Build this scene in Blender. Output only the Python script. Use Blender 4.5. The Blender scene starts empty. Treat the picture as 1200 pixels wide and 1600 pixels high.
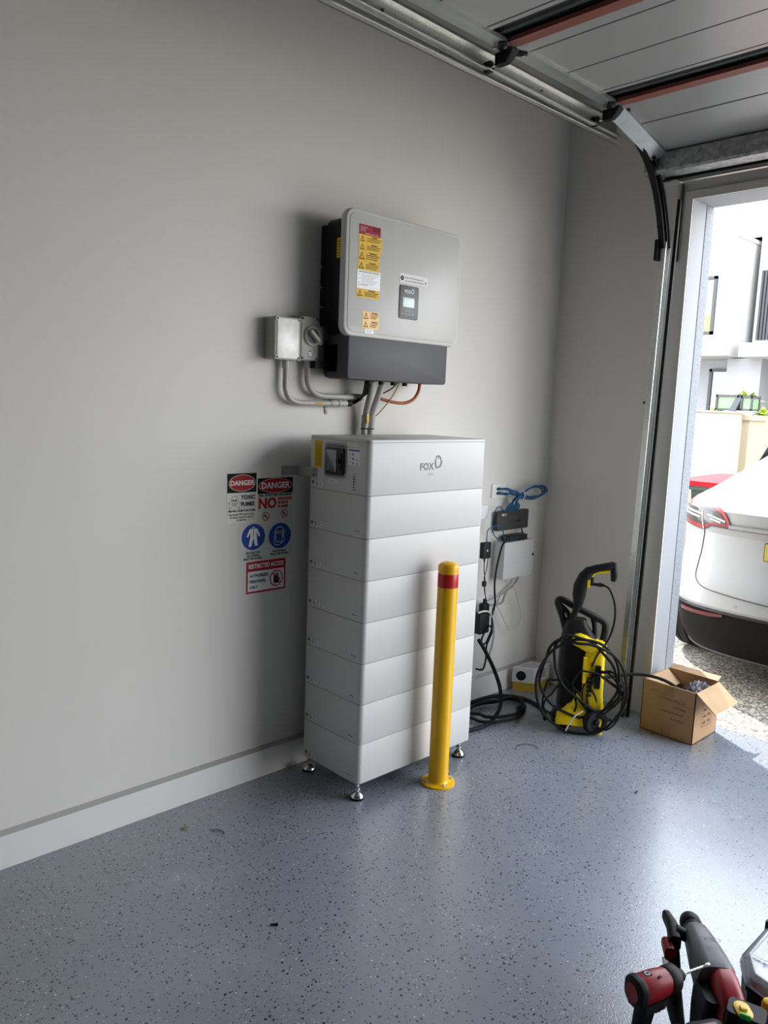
import bpy, math, random
from mathutils import Matrix, Vector
random.seed(7)
C = bpy.context.scene.collection
sc = bpy.context.scene
PI = math.pi

# ------------------------------------------------------------------ camera
cam_d = bpy.data.cameras.new('camera')
cam = bpy.data.objects.new('camera', cam_d)
C.objects.link(cam)
YAW, PITCH, ROLL = 0.80633, -0.138974, 0.038639
F = Vector((-math.sin(YAW) * math.cos(PITCH), math.cos(YAW) * math.cos(PITCH), math.sin(PITCH)))
Rv = Vector((math.cos(YAW), math.sin(YAW), 0))
Uv = Rv.cross(F)
Rr = math.cos(ROLL) * Rv + math.sin(ROLL) * Uv
Ur = -math.sin(ROLL) * Rv + math.cos(ROLL) * Uv
m = Matrix((Rr, Ur, -F)).transposed().to_4x4()
m.translation = Vector((2.71038, -1.34914, 1.65114))
cam.matrix_world = m
cam_d.sensor_fit = 'VERTICAL'
cam_d.sensor_height = 36.0
cam_d.lens = 1226.74 / 1600 * 36.0
cam_d.clip_start = 0.02
cam_d.clip_end = 300
sc.camera = cam

# ------------------------------------------------------------------ light and exposure
w = bpy.data.worlds.new('sky')
sc.world = w
w.use_nodes = True
nt = w.node_tree
nt.nodes.clear()
bg = nt.nodes.new('ShaderNodeBackground')
wo = nt.nodes.new('ShaderNodeOutputWorld')
geo = nt.nodes.new('ShaderNodeTexCoord')
sep = nt.nodes.new('ShaderNodeSeparateXYZ')
rmp = nt.nodes.new('ShaderNodeValToRGB')
nt.links.new(geo.outputs['Generated'], sep.inputs[0])
nt.links.new(sep.outputs['Z'], rmp.inputs[0])
rmp.color_ramp.elements[0].position = 0.0
rmp.color_ramp.elements[0].color = (0.96, 0.98, 1.0, 1)
rmp.color_ramp.elements[1].position = 0.9
rmp.color_ramp.elements[1].color = (0.74, 0.85, 1.0, 1)
nt.links.new(rmp.outputs[0], bg.inputs[0])
bg.inputs[1].default_value = 3.2
nt.links.new(bg.outputs[0], wo.inputs[0])

sd = bpy.data.lights.new('sun', 'SUN')
sun = bpy.data.objects.new('sun', sd)
C.objects.link(sun)
sd.energy = 5.0
sd.color = (1.0, 0.93, 0.83)
sd.angle = math.radians(1.2)
sun.rotation_euler = Vector((-0.62, 0.35, 0.70)).to_track_quat('Z', 'Y').to_euler()
sun.location = (-6, 8, 9)

# sampling portal filling the garage doorway (emits nothing itself)
pd = bpy.data.lights.new('doorway_portal', 'AREA')
pd.shape = 'RECTANGLE'
pd.size = 4.9
pd.size_y = 2.72
pd.cycles.is_portal = True
po = bpy.data.objects.new('doorway_portal', pd)
C.objects.link(po)
po.matrix_world = Matrix.Translation((3.2, 2.83, 1.36)) @ Vector((0, -1, 0)).to_track_quat('-Z', 'Y').to_matrix().to_4x4()

sc.view_settings.view_transform = 'Standard'
sc.view_settings.look = 'None'
sc.view_settings.exposure = 1.28
sc.view_settings.gamma = 1.0
sc.view_settings.use_curve_mapping = False

# ------------------------------------------------------------------ materials
def mat(name, col, rough=0.5, metal=0.0, spec=0.5, coat=0.0, alpha=1.0, trans=0.0, emit=None, es=0.0,
        noise=None, bump=None):
    """noise=(scale, amount) gentle tone mottling; bump=(scale, strength, distance)"""
    mm = bpy.data.materials.new(name)
    mm.use_nodes = True
    t = mm.node_tree
    b = t.nodes['Principled BSDF']
    b.inputs['Base Color'].default_value = (*col, 1)
    b.inputs['Roughness'].default_value = rough
    b.inputs['Metallic'].default_value = metal
    b.inputs['Specular IOR Level'].default_value = spec
    b.inputs['Coat Weight'].default_value = coat
    b.inputs['Alpha'].default_value = alpha
    b.inputs['Transmission Weight'].default_value = trans
    if emit:
        b.inputs['Emission Color'].default_value = (*emit, 1)
        b.inputs['Emission Strength'].default_value = es
    if noise or bump:
        tc = t.nodes.new('ShaderNodeTexCoord')
    if noise:
        n = t.nodes.new('ShaderNodeTexNoise')
        n.inputs['Scale'].default_value = noise[0]
        n.inputs['Detail'].default_value = 5
        t.links.new(tc.outputs['Object'], n.inputs['Vector'])
        r = t.nodes.new('ShaderNodeValToRGB')
        a = noise[1]
        r.color_ramp.elements[0].position = 0.3
        r.color_ramp.elements[1].position = 0.7
        r.color_ramp.elements[0].color = (*[c * (1 - a) for c in col], 1)
        r.color_ramp.elements[1].color = (*[min(1, c * (1 + a)) for c in col], 1)
        t.links.new(n.outputs['Fac'], r.inputs[0])
        t.links.new(r.outputs[0], b.inputs['Base Color'])
    if bump:
        n = t.nodes.new('ShaderNodeTexNoise')
        n.inputs['Scale'].default_value = bump[0]
        n.inputs['Detail'].default_value = 3
        t.links.new(tc.outputs['Object'], n.inputs['Vector'])
        bp = t.nodes.new('ShaderNodeBump')
        bp.inputs['Strength'].default_value = bump[1]
        bp.inputs['Distance'].default_value = bump[2]
        t.links.new(n.outputs['Fac'], bp.inputs['Height'])
        t.links.new(bp.outputs[0], b.inputs['Normal'])
    return mm

def flake_floor():
    mm = mat('epoxy_floor', (0.27, 0.305, 0.36), 0.3)
    t = mm.node_tree
    N, L = t.nodes, t.links
    b = N['Principled BSDF']
    tc = N.new('ShaderNodeTexCoord')
    base = N.new('ShaderNodeTexNoise'); base.inputs['Scale'].default_value = 1.6; base.inputs['Detail'].default_value = 6
    L.new(tc.outputs['Object'], base.inputs['Vector'])
    br = N.new('ShaderNodeValToRGB')
    br.color_ramp.elements[0].position = 0.3; br.color_ramp.elements[0].color = (0.205, 0.226, 0.266, 1)
    br.color_ramp.elements[1].position = 0.75; br.color_ramp.elements[1].color = (0.250, 0.272, 0.312, 1)
    L.new(base.outputs['Fac'], br.inputs[0])
    clus = N.new('ShaderNodeTexNoise'); clus.inputs['Scale'].default_value = 5.0; clus.inputs['Detail'].default_value = 4
    L.new(tc.outputs['Object'], clus.inputs['Vector'])
    dist = N.new('ShaderNodeTexNoise'); dist.inputs['Scale'].default_value = 160
    L.new(tc.outputs['Object'], dist.inputs['Vector'])
    def mth(op, a, bb, clamp=False):
        n = N.new('ShaderNodeMath'); n.operation = op; n.use_clamp = clamp
        for i, v in enumerate((a, bb)):
            if isinstance(v, (int, float)): n.inputs[i].default_value = v
            else: L.new(v, n.inputs[i])
        return n.outputs[0]
    cur = br.outputs[0]
    for scale, thr, rad, col, off in ((62, 0.80, 0.22, (0.014, 0.02, 0.027, 1), 0), (115, 0.82, 0.25, (0.03, 0.033, 0.042, 1), 2.0), (85, 0.93, 0.15, (0.62, 0.64, 0.68, 1), 5.3), (190, 0.96, 0.22, (0.5, 0.53, 0.58, 1), 9.1)):
        mp = N.new('ShaderNodeMapping'); mp.inputs['Location'].default_value = (off, off * 1.7, 0)
        L.new(tc.outputs['Object'], mp.inputs[0])
        ad = N.new('ShaderNodeMixRGB'); ad.blend_type = 'ADD'; ad.inputs[0].default_value = 0.004
        L.new(mp.outputs[0], ad.inputs[1]); L.new(dist.outputs['Color'], ad.inputs[2])
        v = N.new('ShaderNodeTexVoronoi'); v.inputs['Scale'].default_value = scale; v.voronoi_dimensions = '2D'
        L.new(ad.outputs[0], v.inputs['Vector'])
        sp = N.new('ShaderNodeSeparateColor'); L.new(v.outputs['Color'], sp.inputs[0])
        pick = mth('ADD', sp.outputs[0], mth('MULTIPLY', mth('SUBTRACT', clus.outputs['Fac'], 0.5), 0.45))
        sel = mth('GREATER_THAN', pick, thr)
        rr = mth('MULTIPLY', sp.outputs[1], rad)
        ins = mth('LESS_THAN', v.outputs['Distance'], mth('ADD', rr, 0.06))
        f = mth('MULTIPLY', sel, ins)
        mx = N.new('ShaderNodeMixRGB'); L.new(f, mx.inputs[0]); L.new(cur, mx.inputs[1]); mx.inputs[2].default_value = col
        cur = mx.outputs[0]
    # scuffs
    scf = N.new('ShaderNodeTexNoise'); scf.inputs['Scale'].default_value = 3.1; scf.inputs['Detail'].default_value = 9; scf.inputs['Roughness'].default_value = 0.7
    L.new(tc.outputs['Object'], scf.inputs['Vector'])
    sr = N.new('ShaderNodeValToRGB'); sr.color_ramp.elements[0].position = 0.56; sr.color_ramp.elements[1].position = 0.78
    sr.color_ramp.elements[1].color = (0.35, 0.35, 0.35, 1)
    L.new(scf.outputs['Fac'], sr.inputs[0])
    mx = N.new('ShaderNodeMixRGB'); L.new(sr.outputs[0], mx.inputs[0]); L.new(cur, mx.inputs[1]); mx.inputs[2].default_value = (0.36, 0.38, 0.42, 1)
    L.new(mx.outputs[0], b.inputs['Base Color'])
    rg = N.new('ShaderNodeMapRange'); rg.inputs[3].default_value = 0.17; rg.inputs[4].default_value = 0.32; b.inputs['Specular IOR Level'].default_value = 0.75; b.inputs['Coat Weight'].default_value = 0.5; b.inputs['Coat Roughness'].default_value = 0.2
    L.new(scf.outputs['Fac'], rg.inputs[0]); L.new(rg.outputs[0], b.inputs['Roughness'])
    bn = N.new('ShaderNodeTexNoise'); bn.inputs['Scale'].default_value = 170; bn.inputs['Detail'].default_value = 2
    L.new(tc.outputs['Object'], bn.inputs['Vector'])
    bp = N.new('ShaderNodeBump'); bp.inputs['Strength'].default_value = 0.6; bp.inputs['Distance'].default_value = 0.0015
    L.new(bn.outputs['Fac'], bp.inputs['Height']); L.new(bp.outputs[0], b.inputs['Normal'])
    return mm

def aggregate():
    mm = mat('exposed_aggregate', (0.4, 0.36, 0.3), 0.8)
    t = mm.node_tree; N, L = t.nodes, t.links; b = N['Principled BSDF']
    tc = N.new('ShaderNodeTexCoord')
    v = N.new('ShaderNodeTexVoronoi'); v.inputs['Scale'].default_value = 95
    L.new(tc.outputs['Object'], v.inputs['Vector'])
    sp = N.new('ShaderNodeSeparateColor'); L.new(v.outputs['Color'], sp.inputs[0])
    r = N.new('ShaderNodeValToRGB')
    e = r.color_ramp.elements
    e[0].position = 0.0; e[0].color = (0.09, 0.08, 0.07, 1)
    e[1].position = 1.0; e[1].color = (0.62, 0.58, 0.49, 1)
    for p_, c_ in ((0.35, (0.17, 0.15, 0.12, 1)), (0.6, (0.36, 0.315, 0.25, 1)), (0.8, (0.48, 0.43, 0.36, 1))):
        k = e.new(p_); k.color = c_
    L.new(sp.outputs[0], r.inputs[0]); L.new(r.outputs[0], b.inputs['Base Color'])
    bp = N.new('ShaderNodeBump'); bp.inputs['Strength'].default_value = 0.8; bp.inputs['Distance'].default_value = 0.004; bp.invert = True
    L.new(v.outputs['Distance'], bp.inputs['Height']); L.new(bp.outputs[0], b.inputs['Normal'])
    return mm

def galv(name, a, bcol, rough=0.4, scale=60, metal=0.8):
    mm = mat(name, a, rough, metal)
    t = mm.node_tree; N, L = t.nodes, t.links; b = N['Principled BSDF']
    tc = N.new('ShaderNodeTexCoord')
    v = N.new('ShaderNodeTexVoronoi'); v.inputs['Scale'].default_value = scale
    L.new(tc.outputs['Object'], v.inputs['Vector'])
    sp = N.new('ShaderNodeSeparateColor'); L.new(v.outputs['Color'], sp.inputs[0])
    mx = N.new('ShaderNodeMixRGB'); mx.inputs[1].default_value = (*a, 1); mx.inputs[2].default_value = (*bcol, 1)
    L.new(sp.outputs[0], mx.inputs[0]); L.new(mx.outputs[0], b.inputs['Base Color'])
    return mm

M = {}
M['wall'] = mat('wall_paint', (0.735, 0.71, 0.665), 0.6, noise=(2.0, 0.015), bump=(220, 0.08, 0.001))
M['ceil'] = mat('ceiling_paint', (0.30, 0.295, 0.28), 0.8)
M['wall_dim'] = mat('wall_paint_darkened', (0.13, 0.125, 0.115), 0.7)  # unseen back and right walls, colour darkened to cut bounced light
M['ledge'] = mat('ledge_painted_shade', (0.40, 0.39, 0.37), 0.8)  # grey tone paints in the shadow line along the skirting top
M['skirt'] = mat('skirting_paint', (0.80, 0.79, 0.76), 0.4)
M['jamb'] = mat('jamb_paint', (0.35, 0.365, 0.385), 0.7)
M['render'] = mat('rough_render', (0.29, 0.31, 0.335), 0.85, noise=(60, 0.12), bump=(90, 0.7, 0.006))
M['floor'] = flake_floor()
M['aggr'] = aggregate()
M['galv'] = galv('galvanised_spangle', (0.24, 0.25, 0.25), (0.42, 0.44, 0.44), 0.5, 55)
M['steel'] = galv('track_steel', (0.50, 0.51, 0.50), (0.60, 0.61, 0.60), 0.33, 120, 0.9)
M['stile'] = mat('door_stile_steel', (0.36, 0.38, 0.38), 0.35, 0.7, noise=(20, 0.1))
M['panel'] = mat('door_panel_grey', (0.36, 0.36, 0.35), 0.35, 0.25)
M['groove'] = mat('door_groove', (0.12, 0.12, 0.12), 0.6)
M['dkrib'] = mat('dark_rib', (0.055, 0.06, 0.06), 0.5)
M['red_strip'] = mat('rust_red_strip', (0.22, 0.062, 0.042), 0.5)
M['chrome'] = mat('bright_steel', (0.75, 0.75, 0.74), 0.2, 1.0)
M['rubber'] = mat('black_rubber', (0.007, 0.007, 0.008), 0.6, spec=0.25)
M['blackpl'] = mat('black_plastic', (0.009, 0.009, 0.010), 0.5, spec=0.28)
M['blacksat'] = mat('satin_black', (0.011, 0.011, 0.013), 0.4, spec=0.35)
M['batt'] = mat('battery_enamel', (0.60, 0.595, 0.585), 0.42)
M['seam'] = mat('seam_dark', (0.16, 0.16, 0.16), 0.7)
M['invgrey'] = mat('inverter_cover', (0.56, 0.555, 0.535), 0.38)
M['invrim'] = mat('inverter_rim', (0.62, 0.62, 0.60), 0.35)
M['dkgrey'] = mat('inverter_dark_grey', (0.07, 0.068, 0.075), 0.5, spec=0.35)
M['charcoal'] = mat('charcoal_panel', (0.11, 0.115, 0.125), 0.4)
M['logo'] = mat('logo_grey', (0.12, 0.125, 0.135), 0.5)
M['white'] = mat('white_print', (0.85, 0.85, 0.85), 0.45)
M['white_lbl'] = mat('white_label', (0.86, 0.87, 0.88), 0.35)
M['black'] = mat('black_print', (0.01, 0.01, 0.01), 0.7, spec=0.2)
M['grey_ink'] = mat('grey_print', (0.25, 0.25, 0.27), 0.5)
M['blue_ink'] = mat('blue_print', (0.10, 0.10, 0.35), 0.5)
M['red'] = mat('sign_red', (0.42, 0.008, 0.014), 0.55, spec=0.3)
M['maroon'] = mat('maroon_label', (0.33, 0.01, 0.035), 0.55, spec=0.25)
M['blue'] = mat('sign_blue', (0.006, 0.065, 0.31), 0.55, spec=0.3)
M['signwhite'] = mat('sign_film', (0.66, 0.65, 0.60), 0.25)
M['yellow_lbl'] = mat('yellow_label', (0.80, 0.49, 0.035), 0.5, spec=0.3)
M['orange_lbl'] = mat('amber_label', (0.88, 0.48, 0.10), 0.35)
M['yellow'] = mat('safety_yellow', (0.86, 0.47, 0.0), 0.33, coat=0.15)
M['boll_red'] = mat('reflective_red', (0.52, 0.012, 0.01), 0.3)
M['k_yellow'] = mat('washer_yellow', (0.86, 0.62, 0.0), 0.4)
M['conduit'] = mat('conduit_grey', (0.43, 0.42, 0.40), 0.35)
M['conduit_lt'] = mat('conduit_collar', (0.50, 0.48, 0.43), 0.4)
M['iso'] = mat('isolator_grey', (0.37, 0.36, 0.34), 0.4)
M['lid'] = mat('film_covered_lid', (0.88, 0.87, 0.83), 0.30, spec=0.8, noise=(28, 0.10), bump=(18, 0.5, 0.004))  # pale colour paints in the bright reflection on the shiny lid
M['orange'] = mat('orange_cable', (0.42, 0.085, 0.025), 0.45)
M['tan_wire'] = mat('tan_wire', (0.45, 0.25, 0.07), 0.5)
M['bluecab'] = mat('blue_cable', (0.010, 0.095, 0.20), 0.4)
M['whitecab'] = mat('white_cable', (0.62, 0.60, 0.55), 0.5)
M['greycab'] = mat('grey_cable', (0.33, 0.32, 0.30), 0.5)
M['switch'] = mat('switch_grey', (0.045, 0.043, 0.042), 0.5, spec=0.3)
M['encl'] = mat('enclosure_steel', (0.60, 0.60, 0.58), 0.3)
M['card'] = mat('cardboard', (0.42, 0.255, 0.135), 0.75, noise=(9, 0.06), bump=(60, 0.1, 0.002))
M['card_in'] = mat('cardboard_inside', (0.46, 0.29, 0.16), 0.8, noise=(12, 0.08))
M['card_ink'] = mat('cardboard_ink', (0.10, 0.055, 0.04), 0.7)
M['card_white'] = mat('white_carton', (0.70, 0.70, 0.68), 0.6)
M['card_yel'] = mat('yellow_carton', (0.55, 0.34, 0.03), 0.6)
M['plastic_dk'] = mat('dark_bag', (0.05, 0.04, 0.05), 0.3, bump=(30, 0.8, 0.01))
M['carpaint'] = mat('white_car_paint', (0.30, 0.305, 0.31), 0.35, coat=0.2)
M['carblack'] = mat('bumper_black', (0.008, 0.008, 0.008), 0.75, spec=0.08)
M['carseam'] = mat('panel_gap', (0.05, 0.05, 0.055), 0.6)
M['tail_red'] = mat('tail_lamp_red', (0.30, 0.012, 0.02), 0.2, coat=0.6)
M['tail_dk'] = mat('tail_lamp_smoke', (0.035, 0.032, 0.032), 0.2, coat=0.6)
M['refl_red'] = mat('reflector_red', (0.09, 0.004, 0.008), 0.3)
M['glass'] = mat('tinted_glass', (0.06, 0.08, 0.10), 0.05, 0.0, 1.0, coat=1.0)
M['plate'] = mat('plate_yellow', (0.38, 0.27, 0.01), 0.4)
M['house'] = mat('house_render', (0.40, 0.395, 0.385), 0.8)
M['house_shade'] = mat('house_render_shaded', (0.27, 0.275, 0.295), 0.8)  # darker bluish copy of the house render, shade put into the colour
M['fence'] = mat('boundary_render', (0.34, 0.295, 0.25), 0.85, noise=(3, 0.04))
M['fence2'] = mat('cream_render', (0.34, 0.28, 0.19), 0.85)
M['roof'] = mat('roof_metal', (0.13, 0.125, 0.14), 0.5)
M['slat'] = mat('dark_screen', (0.05, 0.05, 0.055), 0.5)
M['winframe'] = mat('window_frame_black', (0.03, 0.03, 0.032), 0.4)
M['blind'] = mat('amber_blind', (0.42, 0.20, 0.09), 0.7)
M['bin_green'] = mat('bin_green', (0.045, 0.065, 0.045), 0.5)
M['bin_red'] = mat('bin_lid_red', (0.45, 0.01, 0.02), 0.6, spec=0.2)
M['leaf'] = mat('lime_leaf', (0.28, 0.38, 0.02), 0.5)
M['greenglass'] = mat('green_lantern_glass', (0.14, 0.22, 0.13), 0.3)
M['tool_red'] = mat('tool_red', (0.30, 0.008, 0.014), 0.38)
M['tool_grey'] = mat('tool_grey', (0.12, 0.125, 0.135), 0.42, spec=0.35)
M['tool_blk'] = mat('tool_black', (0.009, 0.009, 0.010), 0.5, spec=0.2)
M['clear'] = mat('clear_polycarbonate', (0.85, 0.89, 0.95), 0.08, trans=0.85, alpha=1.0)
M['white_part'] = mat('white_parts', (0.75, 0.76, 0.78), 0.4)
M['yel_tool'] = mat('yellow_tool', (0.80, 0.48, 0.01), 0.35)
M['green_vial'] = mat('green_vial', (0.05, 0.45, 0.08), 0.2)
M['dust'] = mat('drill_dust', (0.62, 0.60, 0.55), 0.9)
M['lcd'] = mat('display_lit', (0.55, 0.62, 0.58), 0.3, emit=(0.75, 0.95, 0.85), es=0.10)
M['dryleaf'] = mat('dry_leaf', (0.35, 0.30, 0.07), 0.7)
M['tan'] = mat('tan_stone', (0.55, 0.40, 0.24), 0.8)

# ------------------------------------------------------------------ mesh builder
ORIG = {}
_txt = {}
def text_mesh(s, size, bold=0.0, align='CENTER', sx=1.0):
    key = (s, size, bold, align, sx)
    if key in _txt: return _txt[key]
    cu = bpy.data.curves.new('txt', 'FONT')
    cu.body = s; cu.size = size; cu.align_x = align; cu.align_y = 'CENTER'
    cu.offset = bold * size; cu.resolution_u = 2; cu.fill_mode = 'BOTH'
    ob = bpy.data.objects.new('txt', cu)
    C.objects.link(ob)
    bpy.context.view_layer.update()
    me = bpy.data.meshes.new_from_object(ob.evaluated_get(bpy.context.evaluated_depsgraph_get()))
    vs = [(v.co.x * sx, v.co.y, 0) for v in me.vertices]
    fs = [tuple(p.vertices) for p in me.polygons]
    bpy.data.objects.remove(ob); bpy.data.curves.remove(cu); bpy.data.meshes.remove(me)
    _txt[key] = (vs, fs)
    return vs, fs

class MB:
    def __init__(s, mats, T=None):
        s.v = []; s.f = []; s.mi = []; s.mats = mats if isinstance(mats, (list, tuple)) else [mats]
        s.T = T or Matrix.Identity(4)
    def add(s, vs, fs, mi=0, T=None):
        X = s.T @ T if T is not None else s.T
        k = len(s.v)
        s.v += [tuple(X @ Vector(p)) for p in vs]
        s.f += [tuple(i + k for i in f) for f in fs]
        s.mi += [mi] * len(fs)
        return s
    def box(s, a, b, mi=0, T=None):
        (x0, y0, z0), (x1, y1, z1) = a, b
        return s.add([(x0, y0, z0), (x1, y0, z0), (x1, y1, z0), (x0, y1, z0), (x0, y0, z1), (x1, y0, z1), (x1, y1, z1), (x0, y1, z1)],
                     [(0, 3, 2, 1), (4, 5, 6, 7), (0, 1, 5, 4), (1, 2, 6, 5), (2, 3, 7, 6), (3, 0, 4, 7)], mi, T)
    def loft(s, loops, mi=0, cap0=True, cap1=True, T=None, close=True):
        n = len(loops[0]); vs = [p for l in loops for p in l]; fs = []
        for i in range(len(loops) - 1):
            for j in range(n if close else n - 1):
                k = (j + 1) % n
                fs.append((i * n + j, i * n + k, (i + 1) * n + k, (i + 1) * n + j))
        if cap0: fs.append(tuple(range(n - 1, -1, -1)))
        if cap1: fs.append(tuple((len(loops) - 1) * n + j for j in range(n)))
        return s.add(vs, fs, mi, T)
    def slab(s, wd, h, d, r=0.01, b=0.002, mi=0, T=None, seg=6, back=False, c=(0, 0), z0=0.0):
        """rounded rectangle centred at c in XY, thickness d along +Z, front edge bevel b"""
        def ol(ins, z):
            W, H, R = wd / 2 - ins, h / 2 - ins, max(r - ins, 0.0005)
            out = []
            for cx, cy, a0 in ((W - R, H - R, 0), (-W + R, H - R, PI / 2), (-W + R, -H + R, PI), (W - R, -H + R, 1.5 * PI)):
                for i in range(seg + 1):
                    a = a0 + i / seg * PI / 2
                    out.append((c[0] + cx + R * math.cos(a), c[1] + cy + R * math.sin(a), z))
            return out
        loops = []
        if back: loops += [ol(b, z0), ol(b * 0.3, z0 + b * 0.3), ol(0, z0 + b)]
        else: loops += [ol(0, z0)]
        loops += [ol(0, z0 + d - b), ol(b * 0.3, z0 + d - b * 0.3), ol(b, z0 + d)]
        return s.loft(loops, mi, T=T)
    def cyl(s, p, q, r, mi=0, n=20, r2=None, T=None, cap=True):
        p, q = Vector(p), Vector(q); d = (q - p).normalized()
        a = d.orthogonal().normalized(); b = d.cross(a)
        r2 = r if r2 is None else r2
        L = [[p + a * (rr * math.cos(t)) + b * (rr * math.sin(t)) for t in [2 * PI * i / n for i in range(n)]] for p, rr in ((p, r), (q, r2))]
        return s.loft([[tuple(v) for v in l] for l in L], mi, cap, cap, T)
    def lathe(s, prof, mi=0, n=24, T=None, cap0=True, cap1=True):
        """profile of (radius, z)"""
        return s.loft([[(r * math.cos(2 * PI * i / n), r * math.sin(2 * PI * i / n), z) for i in range(n)] for r, z in prof], mi, cap0, cap1, T)
    def tube(s, pts, r, mi=0, n=8, smooth=6, T=None, closed=False):
        P = spline(pts, smooth, closed)
        rad = r if callable(r) else (lambda t: r)
        loops = []; a = None
        m_ = len(P)
        for i, p in enumerate(P):
            if closed: d = P[(i + 1) % m_] - P[i - 1]
            else: d = P[min(i + 1, m_ - 1)] - P[max(i - 1, 0)]
            if d.length < 1e-9: d = Vector((0, 0, 1))
            d.normalize()
            if a is None: a = d.orthogonal().normalized()
            else:
                a = a - d * a.dot(d)
                a = a.normalized() if a.length > 1e-6 else d.orthogonal().normalized()
            b = d.cross(a); rr = rad(i / max(1, m_ - 1))
            loops.append([tuple(p + a * (rr * math.cos(2 * PI * k / n)) + b * (rr * math.sin(2 * PI * k / n))) for k in range(n)])
        if closed: loops.append(loops[0])
        return s.loft(loops, mi, not closed, not closed, T)
    def prism(s, poly, z0, z1, mi=0, T=None):
        return s.loft([[(x, y, z0) for x, y in poly], [(x, y, z1) for x, y in poly]], mi, T=T)
    def rect(s, x0, y0, x1, y1, z, mi=0, T=None):
        return s.add([(x0, y0, z), (x1, y0, z), (x1, y1, z), (x0, y1, z)], [(0, 1, 2, 3)], mi, T)
    def poly(s, pts, z, mi=0, T=None):
        return s.add([(x, y, z) for x, y in pts], [tuple(range(len(pts)))], mi, T)
    def ell(s, cx, cy, rx, ry, z, mi=0, n=40, T=None):
        return s.poly([(cx + rx * math.cos(2 * PI * i / n), cy + ry * math.sin(2 * PI * i / n)) for i in range(n)], z, mi, T)
    def ring(s, cx, cy, rx, ry, t, z, mi=0, n=40, T=None):
        vs = []
        for i in range(n):
            a = 2 * PI * i / n
            vs += [(cx + rx * math.cos(a), cy + ry * math.sin(a), z), (cx + (rx - t) * math.cos(a), cy + (ry - t) * math.sin(a), z)]
        return s.add(vs, [(2 * i, 2 * ((i + 1) % n), 2 * ((i + 1) % n) + 1, 2 * i + 1) for i in range(n)], mi, T)
    def line(s, x0, y0, x1, y1, t, z, mi=0):
        d = Vector((x1 - x0, y1 - y0)); d.normalize(); nx, ny = -d.y * t / 2, d.x * t / 2
        return s.poly([(x0 - nx, y0 - ny), (x1 - nx, y1 - ny), (x1 + nx, y1 + ny), (x0 + nx, y0 + ny)], z, mi)
    def pline(s, pts, t, z, mi=0):
        for a, b in zip(pts[:-1], pts[1:]): s.line(*a, *b, t, z, mi)
        return s
    def text(s, st, x, y, size, z, mi=0, bold=0.0, align='CENTER', sx=1.0, rot=0.0):
        vs, fs = text_mesh(st, size, bold, align, sx)
        return s.add(vs, fs, mi, Matrix.Translation((x, y, z)) @ Matrix.Rotation(rot, 4, 'Z'))
    def build(s, name, parent=None, label=None, local=False, smooth=40, stuff=False):
        o0 = Vector((0, 0, 0))
        if parent is not None and not local: o0 = ORIG[parent.name]
        me = bpy.data.meshes.new(name)
        me.from_pydata([tuple(Vector(p) - o0) for p in s.v], [], s.f)
        for k in s.mats: me.materials.append(k)
        me.polygons.foreach_set('material_index', s.mi)
        if smooth:
            me.polygons.foreach_set('use_smooth', [True] * len(me.polygons))
            me.set_sharp_from_angle(angle=math.radians(smooth))
        me.update()
        o = bpy.data.objects.new(name, me); C.objects.link(o)
        if parent is not None: o.parent = parent
        ORIG[o.name] = Vector(o0)
        if label: o['label'] = label
        if stuff: o['kind'] = 'stuff'
        return o

def spline(pts, k=6, closed=False):
    P = [Vector(p) for p in pts]
    if k <= 1 or len(P) < 3 and not closed: return P
    out = []; n = len(P)
    rng = range(n) if closed else range(n - 1)
    for i in rng:
        if closed: a, b, c, d = P[i - 1], P[i], P[(i + 1) % n], P[(i + 2) % n]
        else: a, b, c, d = P[max(i - 1, 0)], P[i], P[i + 1], P[min(i + 2, n - 1)]
        for j in range(k):
            t = j / k
            out.append(0.5 * ((2 * b) + (c - a) * t + (2 * a - 5 * b + 4 * c - d) * t * t + (3 * b - a - 3 * c + d) * t ** 3))
    if not closed: out.append(P[-1])
    return out

def thing(name, label, cat, loc=(0, 0, 0), rz=0.0, group=None, rot=None):
    o = bpy.data.objects.new(name, None); C.objects.link(o)
    o.empty_display_size = 0.05
    o.location = loc
    o.rotation_euler = rot or (0, 0, rz)
    o['label'] = label; o['category'] = cat
    if group: o['group'] = group
    ORIG[o.name] = Vector(loc)
    return o
def tag(o, label, cat, group=None, stuff=False):
    o['label'] = label; o['category'] = cat
    if group: o['group'] = group
    if stuff: o['kind'] = 'stuff'
    return o
def struct(mb, name, parent=None, label=None):
    o = mb.build(name, parent, label, smooth=30)
    if parent is None: o['kind'] = 'structure'
    return o
def WALL(y=0, z=0, x=0):      # local x -> world +y, local y -> up, local z -> out of the left wall
    return Matrix(((0, 0, 1, x), (1, 0, 0, y), (0, 1, 0, z), (0, 0, 0, 1)))
def SIDE(x=0, z=0, y=0):      # local x -> world +x, local y -> up, local z -> towards -y
    return Matrix(((1, 0, 0, x), (0, 0, -1, y), (0, 1, 0, z), (0, 0, 0, 1)))
def LOC(x, y, z, rz=0): return Matrix.Translation((x, y, z)) @ Matrix.Rotation(rz, 4, 'Z')

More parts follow.
